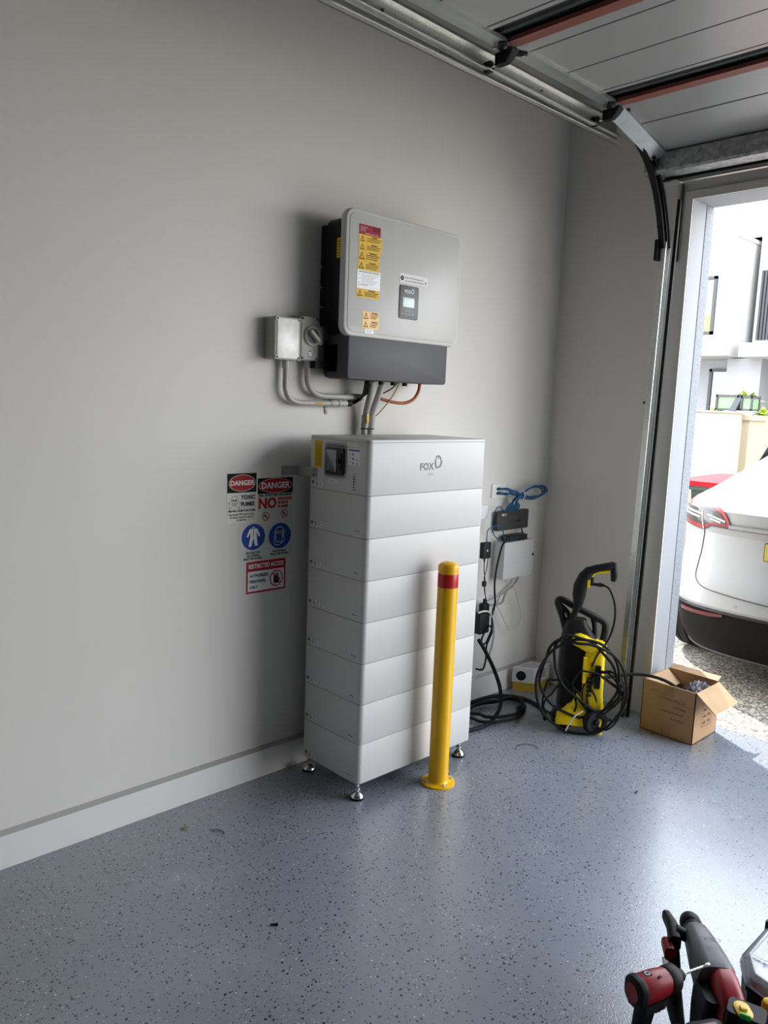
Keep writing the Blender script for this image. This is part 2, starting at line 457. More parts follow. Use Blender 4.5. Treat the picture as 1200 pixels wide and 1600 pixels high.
# ================================================================== SETTING
YF, YO, ZC = 2.589, 2.81, 3.55      # inner face of door wall, outer face, ceiling
XR, YB = 6.1, -4.2
OX0, OX1, OZ = 0.765, 5.62, 2.717   # door opening
struct(MB(M['floor']).box((-0.01, YB, -0.12), (XR, 2.765, 0.0)), 'floor')
g = MB(M['aggr']); g.box((-25, 2.765, -0.3), (30, 45, -0.018)); struct(g, 'ground_driveway')
struct(MB(M['wall']).box((-0.2, YB, -0.02), (0, YO, ZC)), 'wall_left')
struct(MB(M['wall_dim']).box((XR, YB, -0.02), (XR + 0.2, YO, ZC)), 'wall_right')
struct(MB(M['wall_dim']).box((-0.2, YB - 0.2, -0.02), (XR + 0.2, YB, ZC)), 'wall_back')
wf = MB(M['wall'])
wf.box((0, YF, -0.02), (OX0 - 0.004, YO, ZC)); wf.box((OX1, YF, -0.02), (XR, YO, ZC)); wf.box((OX0 - 0.004, YF, OZ + 0.004), (OX1, YO, ZC))
wf.box((-0.2, YO, 0), (OX0 - 0.004, YO + 0.01, ZC)); wf.box((-0.2, YF, ZC), (XR + 0.2, YO, ZC + 1.6))
struct(wf, 'wall_front')
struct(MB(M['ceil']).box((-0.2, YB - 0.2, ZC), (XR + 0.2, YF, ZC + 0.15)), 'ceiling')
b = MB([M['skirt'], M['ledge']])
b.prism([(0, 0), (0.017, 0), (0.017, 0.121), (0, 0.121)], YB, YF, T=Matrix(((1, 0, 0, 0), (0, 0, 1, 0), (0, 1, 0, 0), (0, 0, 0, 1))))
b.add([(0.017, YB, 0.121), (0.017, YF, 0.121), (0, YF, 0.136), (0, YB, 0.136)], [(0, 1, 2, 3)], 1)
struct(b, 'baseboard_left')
b = MB(M['jamb'])
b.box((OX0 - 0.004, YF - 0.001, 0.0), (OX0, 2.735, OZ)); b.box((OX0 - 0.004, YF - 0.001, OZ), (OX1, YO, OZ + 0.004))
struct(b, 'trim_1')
b = MB(M['render']); b.box((OX0 - 0.004, 2.735, 0.0), (OX0 + 0.003, YO + 0.012, OZ - 0.001)); struct(b, 'trim_2')
b = MB(M['wall'])
b.box((OX0 - 0.042, YF - 0.012, 0.0), (OX0 - 0.001, YF, OZ + 0.04)); b.box((OX0 - 0.001, YF - 0.012, OZ + 0.001), (OX1, YF, OZ + 0.04))
struct(b, 'trim_3')

# ================================================================== BATTERY STACK
X0, X1, Y0, Y1, FT, HM, HT = 0.0784, 0.457, 0.7196, 1.4396, 0.0762, 0.1721, 0.2225
CXb, CYb = (X0 + X1) / 2, (Y0 + Y1) / 2
ZT = FT + 7 * HM + HT
stack = thing('battery_stack', 'tall white stacked home battery cabinet standing on steel feet against the wall', 'battery', (CXb, CYb, 0))
bm_ = lambda: MB([M['batt'], M['seam']])
def module(z0, h, name, top=False):
    b = bm_()
    wx, wy = X1 - X0, Y1 - Y0
    T = LOC(CXb, CYb, z0)
    b.slab(wx - 0.004, wy - 0.004, 0.004, 0.022, 0.0005, 1, T=T)              # recessed seam
    b.slab(wx, wy, h - 0.0015, 0.024, 0.0020, 0, T=T, z0=0.0015, back=True, seg=8)
    return b.build(name, stack)
mods = [module(FT + i * HM, HM, 'battery_module') for i in range(7)]
topm = module(FT + 7 * HM, HT - 0.012, 'control_module')
b = MB([M['batt'], M['seam']])
b.slab(X1 - X0 - 0.004, Y1 - Y0 - 0.004, 0.003, 0.022, 0.0005, 1, T=LOC(CXb, CYb, ZT - 0.0125))
b.slab(X1 - X0, Y1 - Y0, 0.011, 0.024, 0.004, 0, T=LOC(CXb, CYb, ZT - 0.011), seg=8)
b.build('top_lid', stack)
for i, mo in enumerate(mods + [topm]):
    z = FT + i * HM
    T = SIDE(0, 0, Y0)
    b = MB([M['white_lbl'], M['black'], M['grey_ink']], T)
    b.slab(0.056, 0.028, 0.0004, 0.002, 0.0001, 2, c=(0.156, z + 0.022)); b.slab(0.054, 0.026, 0.0006, 0.002, 0.0001, 0, c=(0.156, z + 0.022), z0=0.0002)
    for k in range(4):
        b.rect(0.134, z + 0.0135 + k * 0.0050, 0.146, z + 0.0165 + k * 0.0050, 0.001, 1)
    for k in range(3):
        b.rect(0.152, z + 0.0145 + k * 0.0065, 0.178 - 0.006 * (k == 1), z + 0.0165 + k * 0.0065, 0.001, 1)
    b.build('module_label', mo, 'small white sticker with rows of black print')
    b = MB(M['logo'], T @ Matrix.Translation((0.113, z + 0.026, 0))); b.lathe([(0.007, 0), (0.007, 0.002), (0.004, 0.0026)], n=12); b.build('screw_cap', mo)
    if i < 7:
        b = MB([M['black'], M['white_lbl']], T)
        b.slab(0.009, 0.004, 0.001, 0.0018, 0.0003, 0, c=(0.397, z + 0.028)); b.slab(0.006, 0.004, 0.001, 0.0018, 0.0003, 0, c=(0.412, z + 0.0275))
        b.build('indicator_slot', mo)
# breaker recess on the control module
T = SIDE(0, 0, Y0)
b = MB([M['charcoal'], M['iso'], M['blacksat']], T)
b.slab(0.139, 0.146, 0.003, 0.018, 0.001, 1, c=(0.2545, 1.409)); b.slab(0.123, 0.130, 0.0008, 0.012, 0.0002, 0, c=(0.2545, 1.409), z0=0.003)
rp = b.build('breaker_recess', topm, 'grey rounded recess frame')
b = MB([M['blacksat'], M['glass']], T); b.slab(0.114, 0.106, 0.010, 0.008, 0.003, 0, c=(0.262, 1.4065), z0=0.0035)
b.slab(0.066, 0.090, 0.003, 0.004, 0.001, 1, c=(0.245, 1.4065), z0=0.0125); b.build('breaker_window', rp, 'smoked black flap')
b = MB([M['blackpl'], M['white_lbl']], T)
b.box((0.288, 1.372, 0.0130), (0.312, 1.440, 0.020)); b.box((0.293, 1.400, 0.019), (0.306, 1.418, 0.030)); b.build('breaker_switch', rp)
for k in (1.437, 1.423, 1.383, 1.370):
    b = MB(M['white_lbl'], T); b.box((0.199, k, 0.0038), (0.204, k + 0.005, 0.007)); b.build('hinge_clip', rp)
b = MB([M['yellow_lbl'], M['black']], T); b.rect(0.119, 1.369, 0.172, 1.484, 0.0006, 0)
for k in range(5): b.rect(0.127 + 0.0085 * k, 1.376, 0.1295 + 0.0085 * k, 1.478 - 0.012 * (k % 2), 0.001, 1)
b.build('warning_label', topm, 'yellow vertical warning label')
b = MB([M['white_lbl'], M['blue_ink'], M['grey_ink']], T); b.slab(0.075, 0.066, 0.0006, 0.004, 0.0002, 0, c=(0.3695, 1.430))
b.rect(0.336, 1.453, 0.403, 1.460, 0.001, 1)
for k in range(3):
    b.rect(0.337, 1.440 - k * 0.016, 0.352, 1.442 - k * 0.016, 0.001, 2); b.slab(0.009, 0.009, 0.0004, 0.003, 0.0001, 1 if k < 2 else 2, c=(0.364, 1.441 - k * 0.018), z0=0.0006)
b.slab(0.009, 0.008, 0.0004, 0.003, 0.0001, 2, c=(0.389, 1.404), z0=0.0006); b.rect(0.375, 1.417, 0.400, 1.419, 0.001, 2)
b.build('instruction_label', topm, 'white label with blue header')
b = MB([M['white_lbl'], M['grey_ink']], T); b.rect(0.330, 1.471, 0.387, 1.488, 0.0006, 0); b.rect(0.334, 1.482, 0.383, 1.484, 0.001, 1); b.rect(0.336, 1.475, 0.380, 1.477, 0.001, 1); b.build('small_label', topm)
b = MB([M['white_lbl'], M['grey_ink']], T); b.rect(0.213, 1.314, 0.269, 1.329, 0.0006, 0); b.rect(0.217, 1.323, 0.265, 1.325, 0.001, 1); b.rect(0.217, 1.318, 0.262, 1.320, 0.001, 1); b.build('small_label', topm)
b = MB([M['black'], M['grey_ink']], T)
for k in range(6): b.slab(0.006, 0.006, 0.0012, 0.0028, 0.0003, 0, c=(0.372, 1.300 + k * 0.0105))
b.rect(0.381, 1.318, 0.383, 1.350, 0.0008, 1); b.rect(0.368, 1.362, 0.388, 1.3635, 0.0008, 1); b.rect(0.380, 1.299, 0.388, 1.301, 0.0008, 0)
b.build('indicator_lights', topm)
b = MB([M['logo'], M['grey_ink']], WALL(0, 0, X1 + 0.0006))
b.text('FOX', 1.050, 1.389, 0.042, 0, 0, 0.022)
b.text('ESS', 1.075, 1.357, 0.014, 0, 1, 0, sx=1.6)
for k, (a, e) in enumerate(((0.0, 1.9), (2.1, 4.0), (4.2, 6.1))):
    pts = [(1.120 + (0.0185 + 0.004 * i / 10) * math.cos(a + 0.5 + (e - a) * i / 10), 1.408 + (0.023 + 0.005 * i / 10) * math.sin(a + 0.5 + (e - a) * i / 10)) for i in range(11)]
    b.pline(pts, 0.0055, 0, 0)
    pts = [(1.120 + (0.0135 + 0.003 * i / 10) * math.cos(a + 0.9 + (e - a) * i / 10), 1.408 + (0.018 + 0.003 * i / 10) * math.sin(a + 0.9 + (e - a) * i / 10)) for i in range(11)]
    b.pline(pts, 0.0025, 0, 0)
b.build('brand_logo', topm, 'grey lettering and ring emblem', smooth=0)
for (x, y) in ((X1 - 0.03, Y0 + 0.028), (X0 + 0.02, Y0 + 0.03), (X1 - 0.028, Y1 - 0.05), (X0 + 0.02, Y1 - 0.05)):
    b = MB([M['chrome'], M['rubber']], LOC(x, y, 0))
    b.lathe([(0.029, 0.0), (0.030, 0.006), (0.029, 0.010)], 1); b.lathe([(0.029, 0.010), (0.028, 0.018), (0.018, 0.028), (0.0085, 0.034), (0.0085, 0.040), (0.0125, 0.042), (0.0125, 0.050), (0.0075, 0.052), (0.0075, 0.079)], 0)
    b.build('levelling_foot', stack, 'shiny steel adjustable foot')
b = MB([M['iso'], M['grey_ink']])
b.prism([(0.637, 1.324), (0.716, 1.326), (0.716, 1.366), (0.637, 1.366)], 0.0, 0.003, T=WALL())
b.box((0.0, 0.7145, 1.326), (0.140, 0.7185, 1.367)); b.cyl((0.003, 0.648, 1.345), (0.007, 0.648, 1.345), 0.006, 0)
for z in (1.338, 1.356): b.cyl((0.124, 0.7145, z), (0.124, 0.7105, z), 0.006, 1, 10)
b.build('wall_bracket', stack, 'grey steel strap holding the cabinet to the wall')

# ================================================================== INVERTER
inv = thing('solar_inverter', 'light grey wall-mounted inverter with small screen above the battery cabinet', 'inverter', (0, 1.14, 2.1))
b = MB(M['blackpl'])
b.box((0.002, 0.90, 2.03), (0.035, 1.38, 2.33))
for k in range(5): b.slab(0.10, 0.075 if k else 0.1, 0.075, 0.01, 0.004, T=WALL(0.868, 2.335 - k * 0.083 if k else 2.33, 0.004))
for k in range(9): b.box((0.01, 0.93 + k * 0.052, 2.02), (0.06, 0.936 + k * 0.052, 2.36))
b.build('heat_sink', inv, 'black finned heat sink')
b = MB(M['blackpl']); b.slab(0.66, 0.47, 0.125, 0.03, 0.008, T=WALL(1.142, 2.165, 0.045), back=True); hs = b.build('rear_housing', inv)
b = MB([M['yellow_lbl'], M['black']], SIDE(0, 0, 0.8115)); b.rect(0.115, 2.235, 0.162, 2.315, 0.0, 0)
for k in range(6): b.rect(0.119, 2.243 + k * 0.0115, 0.158 - 0.008 * (k % 2), 2.2455 + k * 0.0115, 0.0005, 1)
b.build('warning_label', hs, 'yellow label on the black side')
b = MB([M['invrim'], M['invgrey']], WALL(0, 0, 0.166))
b.slab(0.708, 0.508, 0.040, 0.045, 0.010, 0, c=(1.137, 2.1715), back=True, seg=10)
b.slab(0.676, 0.476, 0.003, 0.034, 0.0025, 1, c=(1.137, 2.1715), z0=0.0395, seg=10)
fc = b.build('front_cover', inv, 'light grey rounded front cover with raised rim')
b = MB([M['dkgrey'], M['blackpl']], WALL(0, 0, 0))
b.slab(0.61, 0.190, 0.135, 0.014, 0.004, 0, c=(1.127, 1.837), z0=0.06, back=True)
b.slab(0.604, 0.162, 0.10, 0.025, 0.01, 1, c=(1.124, 1.827), z0=0.035)
for k in range(4): b.cyl((1.02 + k * 0.075, 1.75, 0.11), (1.02 + k * 0.075, 1.728, 0.11), 0.012, 1, 12)
b.build('wiring_cover', inv, 'dark grey lower cable cover')
b = MB(M['blackpl']); b.box((0.02, 0.745, 1.782), (0.075, 0.83, 1.812)); b.cyl((0.05, 0.83, 1.797), (0.05, 0.74, 1.797), 0.017); b.build('cable_gland', inv, 'black side gland towards the isolator')
# display
XF = 0.2092
Tw = WALL(0, 0, XF)
b = MB([M['charcoal'], M['white'], M['logo']], Tw)
b.slab(0.117, 0.142, 0.003, 0.010, 0.001, 0, c=(1.150, 2.086))
b.text('FOX', 1.140, 2.131, 0.020, 0.0034, 1, 0.02); b.ring(1.170, 2.135, 0.0085, 0.010, 0.003, 0.0034, 1)
for k in range(4): b.ell(1.113 + k * 0.021, 2.036, 0.0026, 0.003, 0.0034, 1, 8)
for k in range(3): b.ell(1.136 + k * 0.018, 2.050, 0.0018, 0.002, 0.0034, 1, 8)
disp = b.build('display_panel', inv, 'dark grey control panel')
b = MB(M['lcd'], Tw); b.slab(0.070, 0.040, 0.001, 0.002, 0.0003, c=(1.147, 2.086), z0=0.003); b.build('screen', disp, 'pale lit screen')
def lbl(x0, x1, z0, z1, m_, name='warning_label', tri=True, head='WARNING', rows=3, label='yellow warning label with triangle', ink=1, dz=0.0):
    b = MB([m_, M['black'], M['yellow_lbl'], M['white'], M['grey_ink']], WALL(0, 0, XF + 0.0003 + dz))
    b.rect(x0, z0, x1, z1, 0, 0)
    h = z1 - z0; xs = x0 + 0.006
    if tri:
        r = min(h * 0.40, 0.017); cx, cz = x0 + 0.019, z0 + h * 0.47
        b.poly([(cx - r, cz - r * 0.8), (cx + r, cz - r * 0.8), (cx, cz + r)], 0.0004, 1)
        q = r * 0.72; b.poly([(cx - q, cz - q * 0.78), (cx + q, cz - q * 0.78), (cx, cz + q * 0.9)], 0.0007, 0)
        b.line(cx, cz - q * 0.45, cx, cz + q * 0.4, r * 0.16, 0.001, 1)
        xs = x0 + 0.042
    if head: b.text(head, (xs + x1) / 2, z1 - h * 0.17, min(h * 0.22, 0.0095), 0.0005, ink, 0.02)
    for k in range(rows):
        z = z1 - h * (0.34 + 0.56 * (k + 0.3) / rows)
        b.rect(xs + 0.002 * (k % 2), z, x1 - 0.005 - 0.006 * ((k * 7) % 3), z + h * 0.20 / rows, 0.0005, ink)
    return b.build(name, fc, label, smooth=0)
b = MB([M['maroon'], M['black'], M['white']], WALL(0, 0, XF + 0.0003)); b.rect(0.8485, 2.328, 0.968, 2.368, 0, 0)
for k in range(3): b.rect(0.855, 2.356 - k * 0.007, 0.892 - 0.005 * k, 2.3572 - k * 0.007, 0.0005, 2); b.rect(0.925, 2.360 - k * 0.006, 0.964, 2.3625 - k * 0.006, 0.0005, 1)
b.rect(0.880, 2.333, 0.955, 2.3345, 0.0005, 2)
b.build('danger_label', fc, 'dark red label topmost in the column of labels', smooth=0)
lbl(0.849, 0.978, 2.296, 2.328, M['yellow_lbl']); lbl(0.850, 0.977, 2.264, 2.296, M['yellow_lbl'])
lbl(0.848, 0.969, 2.224, 2.2635, M['yellow_lbl']); lbl(0.847, 0.967, 2.1875, 2.2235, M['yellow_lbl'])
b = MB([M['white_lbl'], M['grey_ink'], M['black']], WALL(0, 0, XF + 0.0003)); b.rect(0.845, 2.113, 0.975, 2.187, 0, 0)
b.text('SHUTDOWN PROCEDURE', 0.910, 2.180, 0.0095, 0.0005, 1, 0.02)
for k in range(9):
    if k % 3 == 0 and k < 8: b.rect(0.850, 2.1690 - k * 0.0055, 0.862, 2.1702 - k * 0.0055, 0.0005, 2)
    if k < 8: b.rect(0.868, 2.1690 - k * 0.0055, 0.962 - 0.01 * (k * 5 % 4), 2.1702 - k * 0.0055, 0.0005, 1)
b.rect(0.850, 2.127, 0.905, 2.1286, 0.0005, 2); b.rect(0.850, 2.119, 0.970, 2.1196, 0.0005, 1)
b.build('instruction_label', fc, 'white shutdown procedure label', smooth=0)
lbl(0.844, 0.972, 2.077, 2.1125, M['yellow_lbl'])
lbl(0.8825, 0.9755, 1.988, 2.024, M['orange_lbl'], label='amber warning label low on the cover'); lbl(0.882, 0.976, 1.954, 1.9875, M['orange_lbl'], label='amber warning label low on the cover')
lbl(0.897, 0.946, 1.934, 1.952, M['white_lbl'], 'small_label', False, None, 2, 'small white label', 4)
b = MB([M['white_lbl'], M['black'], M['grey_ink'], M['invrim']], WALL(0, 0, XF + 0.0003)); b.rect(1.091, 2.166, 1.264, 2.206, 0, 3)
b.text('External device integrated', 1.178, 2.190, 0.0105, 0.0005, 2, 0.01); b.text('no external isolator required', 1.180, 2.177, 0.0100, 0.0005, 2, 0.01)
b.ell(1.105, 2.186, 0.0095, 0.010, 0.0005, 1, 16); b.text('i', 1.105, 2.186, 0.012, 0.001, 0, 0.03); b.ell(1.252, 2.181, 0.005, 0.006, 0.0005, 2, 12)
b.build('information_label', fc, 'clear label with dark lettering over the screen', smooth=0)

# ================================================================== ISOLATOR BOXES
def screw(b, y, z, x, mi): b.cyl((x, y, z), (x + 0.003, y, z), 0.006, mi, 10); b.cyl((x + 0.003, y, z), (x + 0.0036, y, z), 0.004, mi + 1 if mi + 1 < len(b.mats) else mi, 8)
jb = thing('junction_box', 'square grey junction box with film-covered lid left of the inverter', 'junction box', (0, 0.60, 1.89))
b = MB([M['iso']]); b.slab(0.129, 0.168, 0.066, 0.006, 0.002, T=WALL(0.6005, 1.8915, 0.0)); b.build('body', jb)
b = MB([M['iso'], M['lid'], M['blackpl']]); b.slab(0.131, 0.171, 0.010, 0.008, 0.003, 0, T=WALL(0.6005, 1.8915, 0.0655)); b.slab(0.108, 0.158, 0.003, 0.004, 0.001, 1, T=WALL(0.6005, 1.8915, 0.0752))
for y in (0.545, 0.656):
    for z in (1.815, 1.968): b.cyl((0.074, y, z), (0.079, y, z), 0.0085, 0, 12); b.cyl((0.079, y, z), (0.0795, y, z), 0.0045, 2, 8)
b.build('lid', jb, 'scuffed film-covered lid')
iso = thing('isolator_switch', 'grey rotary isolator switch between the junction box and inverter', 'switch', (0, 0.715, 1.90))
b = MB([M['iso'], M['blackpl']]); b.slab(0.093, 0.182, 0.060, 0.008, 0.003, 0, T=WALL(0.7185, 1.901, 0.0)); b.slab(0.089, 0.178, 0.008, 0.007, 0.002, 0, T=WALL(0.7185, 1.901, 0.060))
for y in (0.680, 0.756):
    for z in (1.820, 1.982): b.cyl((0.068, y, z), (0.0688, y, z), 0.005, 1, 10)
b.build('body', iso)
b = MB([M['iso'], M['dkgrey'], M['conduit_lt']]); Tk = WALL(0.728, 1.912, 0.0675)
b.lathe([(0.043, 0), (0.043, 0.004), (0.040, 0.010), (0.034, 0.013), (0.031, 0.010)], 2, 32, T=Tk); b.slab(0.045, 0.070, 0.010, 0.004, 0.002, 0, T=Tk @ Matrix.Translation((0.028, 0.002, 0)))
b.ell(0, 0, 0.031, 0.031, 0.0105, 1, 28, T=Tk)
dl = b.build('dial', iso, 'round dial with square lug')
b = MB(M['conduit_lt'], Tk @ Matrix.Rotation(-0.72, 4, 'Z')); b.slab(0.062, 0.013, 0.022, 0.005, 0.003, z0=0.010); b.build('knob', dl)
b = MB([M['blackpl'], M['white_lbl']], WALL(0, 0, 0.068)); b.rect(0.712, 1.828, 0.732, 1.848, 0.0004, 0); b.rect(0.714, 1.830, 0.730, 1.846, 0.0007, 1); b.text('OFF', 0.722, 1.838, 0.007, 0.001, 0, 0.02); b.build('indicator_window', iso, smooth=0)

def conduit(name, label, pts, r, extra=None, parent=None):
    b = MB([M['conduit'], M['conduit_lt'], M['yellow_lbl'], M['blackpl'], M['chrome']])
    return b
cd = thing('electrical_conduit', 'lower grey conduit bending from the junction box, with a saddle clip', 'conduit', (0.03, 0.626, 1.80))
b = MB([M['conduit']]); b.tube([(0.032, 0.625, 1.806), (0.032, 0.625, 1.74), (0.032, 0.625, 1.70), (0.032, 0.632, 1.672), (0.032, 0.650, 1.650), (0.032, 0.680, 1.638), (0.032, 0.72, 1.635), (0.032, 0.84, 1.636), (0.032, 0.955, 1.639)], 0.0125, n=16); b.build('pipe', cd)
b = MB([M['conduit_lt']]); b.cyl((0.032, 0.625, 1.808), (0.032, 0.625, 1.775), 0.0165, 0, 18); b.build('collar', cd)
b = MB([M['conduit'], M['rubber']]); b.cyl((0.032, 0.875, 1.6375), (0.032, 0.905, 1.638), 0.0155, 0, 18); b.cyl((0.032, 0.91, 1.638), (0.032, 0.958, 1.639), 0.0160, 0, 18); b.cyl((0.032, 0.958, 1.639), (0.032, 0.985, 1.640), 0.0145, 1, 18); b.build('coupling', cd)
b = MB([M['conduit'], M['blackpl']]); b.slab(0.020, 0.045, 0.003, 0.008, 0.001, 0, T=WALL(0.872, 1.612, 0.002)); b.cyl((0.005, 0.872, 1.602), (0.008, 0.872, 1.602), 0.006, 0, 10); b.cyl((0.032, 0.866, 1.6375), (0.032, 0.878, 1.6375), 0.0145, 0, 18); b.build('saddle_clip', cd, 'shiny metal clip screwed to the wall')
b = MB([M['yellow_lbl'], M['black']]); b.add([(0.0452, 0.775, 1.632), (0.0452, 0.820, 1.632), (0.0452, 0.820, 1.640), (0.0452, 0.775, 1.640)], [(0, 1, 2, 3)]); b.add([(0.0455, 0.779, 1.635), (0.0455, 0.815, 1.635), (0.0455, 0.815, 1.637), (0.0455, 0.779, 1.637)], [(0, 1, 2, 3)], 1); b.build('marker_label', cd, 'small yellow label', smooth=0)
cd2 = thing('electrical_conduit', 'upper grey conduit bending from the isolator switch to the cables', 'conduit', (0.03, 0.738, 1.80))
b = MB([M['conduit']]); b.tube([(0.032, 0.738, 1.812), (0.032, 0.738, 1.76), (0.032, 0.740, 1.73), (0.032, 0.750, 1.703), (0.032, 0.772, 1.682), (0.032, 0.805, 1.670), (0.032, 0.85, 1.667), (0.032, 0.94, 1.667), (0.032, 1.045, 1.668)], 0.0125, n=16); b.build('pipe', cd2)
b = MB([M['conduit_lt']]); b.cyl((0.032, 0.738, 1.812), (0.032, 0.738, 1.778), 0.0165, 0, 18); b.build('collar', cd2)
b = MB([M['conduit']]); b.cyl((0.032, 0.995, 1.667), (0.032, 1.045, 1.668), 0.016, 0, 18); b.build('coupling', cd2)
# pair of rising conduits into the stack
for k, (yt, yb_, lab) in enumerate(((1.048, 1.062, 'left vertical conduit with yellow sticker rising behind the cabinet to the inverter'), (1.110, 1.100, 'right vertical conduit rising behind the cabinet to the inverter'))):
    c_ = thing('vertical_conduit', lab, 'conduit', (0.045, yb_, 1.40))
    b = MB([M['conduit']]); b.tube([(0.045, yb_, 1.38), (0.045, yb_, 1.52), (0.052, yb_ + 0.002, 1.60), (0.085, (yb_ + yt) / 2, 1.68), (0.105, yt, 1.742)], 0.0145, n=16); b.build('pipe', c_)
    b = MB([M['conduit']]); b.cyl((0.047, yb_, 1.535), (0.050, yb_ + 0.001, 1.590), 0.0172, 0, 18); b.build('coupling', c_)
    if k == 0:
        b = MB([M['yellow_lbl']]); b.slab(0.014, 0.045, 0.0008, 0.006, 0.0002, T=WALL(yb_ - 0.002, 1.575, 0.069)); b.build('marker_label', c_, 'yellow sticker')
b = MB(M['rubber']); L = []
for i in range(24):
    a = 2 * PI * i / 24; L.append((0.046 + 0.018 * math.sin(a), 1.081 + 0.038 * math.cos(a), 1.528))
b.tube(L, 0.0025, n=6, smooth=2, closed=True); tag(b.build('cable_tie'), 'black cable tie around the pair of vertical conduits', 'cable tie')
def cable(name, label, cat, pts, r, m_, group=None, n=8):
    b = MB(m_ if isinstance(m_, list) else M[m_]); b.tube(pts, r, n=n)
    return tag(b.build(name), label, cat, group)
for k in range(4):
    cable('black_cable', ['outermost', 'second', 'third', 'innermost'][k] + ' of four black cables curving from the lower conduit up into the inverter', 'cable',
          [(0.032, 0.972, 1.640 - 0.004 + 0.003 * k), (0.045, 1.00 + 0.004 * k, 1.642 + 0.004 * k), (0.07, 1.015 + 0.004 * k, 1.665 + 0.003 * k), (0.09, 1.012 + 0.01 * k, 1.70), (0.105, 1.006 + 0.009 * k, 1.745)], 0.0042, 'rubber')
cable('orange_cable', 'thick orange cable looping under the right of the inverter', 'cable', [(0.11, 1.345, 1.745), (0.11, 1.338, 1.705), (0.11, 1.305, 1.668), (0.10, 1.255, 1.650), (0.09, 1.19, 1.653), (0.075, 1.13, 1.665)], 0.0075, 'orange', n=12)
cable('tan_wire', 'thin tan wire hanging below the inverter', 'wire', [(0.11, 1.215, 1.745), (0.10, 1.18, 1.68), (0.08, 1.14, 1.62), (0.06, 1.115, 1.585)], 0.0025, 'tan_wire')
cable('black_wire', 'thin black wire from inverter underside to the right conduit', 'wire', [(0.11, 1.205, 1.745), (0.105, 1.17, 1.715), (0.09, 1.13, 1.69)], 0.003, 'rubber')

# ================================================================== WALL SIGNS
Ts = WALL(0, 0, 0.0006)
def sign(name, label, mats):
    return MB(mats, Ts)
SM = [M['signwhite'], M['black'], M['red'], M['white'], M['blue'], M['grey_ink']]
dz = 0.0004
b = MB(SM, Ts)      # toxic fumes
b.prism([(0.3695, 1.139), (0.508, 1.144), (0.510, 1.341), (0.3695, 1.341)], -0.0004, 0, 0)
b.rect(0.3695, 1.262, 0.510, 1.341, dz, 1); b.ell(0.440, 1.3015, 0.064, 0.0345, 2 * dz, 3); b.ell(0.440, 1.3015, 0.062, 0.0325, 3 * dz, 2)
b.text('DANGER', 0.440, 1.3010, 0.0285, 4 * dz, 3, 0.025)
b.text('TOXIC', 0.470, 1.241, 0.022, dz, 1, 0.055); b.text('FUMES', 0.468, 1.213, 0.0225, dz, 1, 0.055)
cx, cz = 0.404, 1.233
b.ring(cx, cz, 0.017, 0.017, 0.0016, dz, 1, 24); b.ell(cx - 0.006, cz - 0.002, 0.004, 0.0045, dz, 1, 12); b.ell(cx + 0.006, cz - 0.002, 0.004, 0.0045, dz, 1, 12)
b.poly([(cx - 0.0025, cz - 0.010), (cx + 0.0025, cz - 0.010), (cx, cz - 0.005)], dz, 1); b.pline([(cx - 0.009, cz - 0.015), (cx - 0.008, cz - 0.023), (cx + 0.008, cz - 0.023), (cx + 0.009, cz - 0.015)], 0.0014, dz, 1)
for k in (-0.004, 0, 0.004): b.line(cx + k, cz - 0.016, cx + k, cz - 0.022, 0.001, dz, 1)
for s_ in (-1, 1):
    b.line(cx - s_ * 0.026, cz - 0.013, cx + s_ * 0.022, cz - 0.032, 0.003, dz, 1); b.line(cx - s_ * 0.026, cz - 0.013, cx + s_ * 0.022, cz - 0.032, 0.0014, 2 * dz, 3)
    for q in ((-0.026, -0.010), (-0.027, -0.016), (0.024, -0.030), (0.022, -0.036)): b.ring(cx + s_ * q[0], cz + q[1], 0.0035, 0.003, 0.001, 2 * dz, 1, 10)
b.rect(0.375, 1.194, 0.505, 1.1948, dz, 5)
b.text('FIRE WILL CAUSE TOXIC FUMES', 0.440, 1.1865, 0.0100, dz, 1, 0.06, sx=0.92)
for k, s_ in enumerate(('Appropriate PPE required when', 'the battery system is opened', 'or damaged')): b.text(s_, 0.438, 1.172 - k * 0.0115, 0.0100, dz, 1, 0.03, sx=0.95)
tag(b.build('toxic_fumes_sign', smooth=0), 'white sticker with skull reading danger toxic fumes, left of the other danger sign', 'sign')
b = MB(SM, Ts)      # no smoking
b.prism([(0.515, 1.128), (0.700, 1.128), (0.698, 1.318), (0.516, 1.316)], -0.0004, 0, 0)
b.rect(0.516, 1.251, 0.697, 1.317, dz, 1); b.ell(0.6065, 1.2845, 0.086, 0.031, 2 * dz, 3); b.ell(0.6065, 1.2845, 0.084, 0.0295, 3 * dz, 2)
b.text('DANGER', 0.6065, 1.284, 0.036, 4 * dz, 3, 0.03)
b.text('RISK OF BATTERY EXPLOSION', 0.6065, 1.2435, 0.0125, dz, 1, 0.06); b.rect(0.518, 1.234, 0.696, 1.2347, dz, 5)
b.text('NO', 0.567, 1.208, 0.060, dz, 2, 0.05, sx=0.97)
for k, s_ in enumerate(('SMOKING', 'SPARKS', 'FLAMES')): b.text(s_, 0.620, 1.226 - k * 0.0165, 0.0160, dz, 2, 0.06, 'LEFT')
b.rect(0.518, 1.181, 0.696, 1.1818, dz, 5)
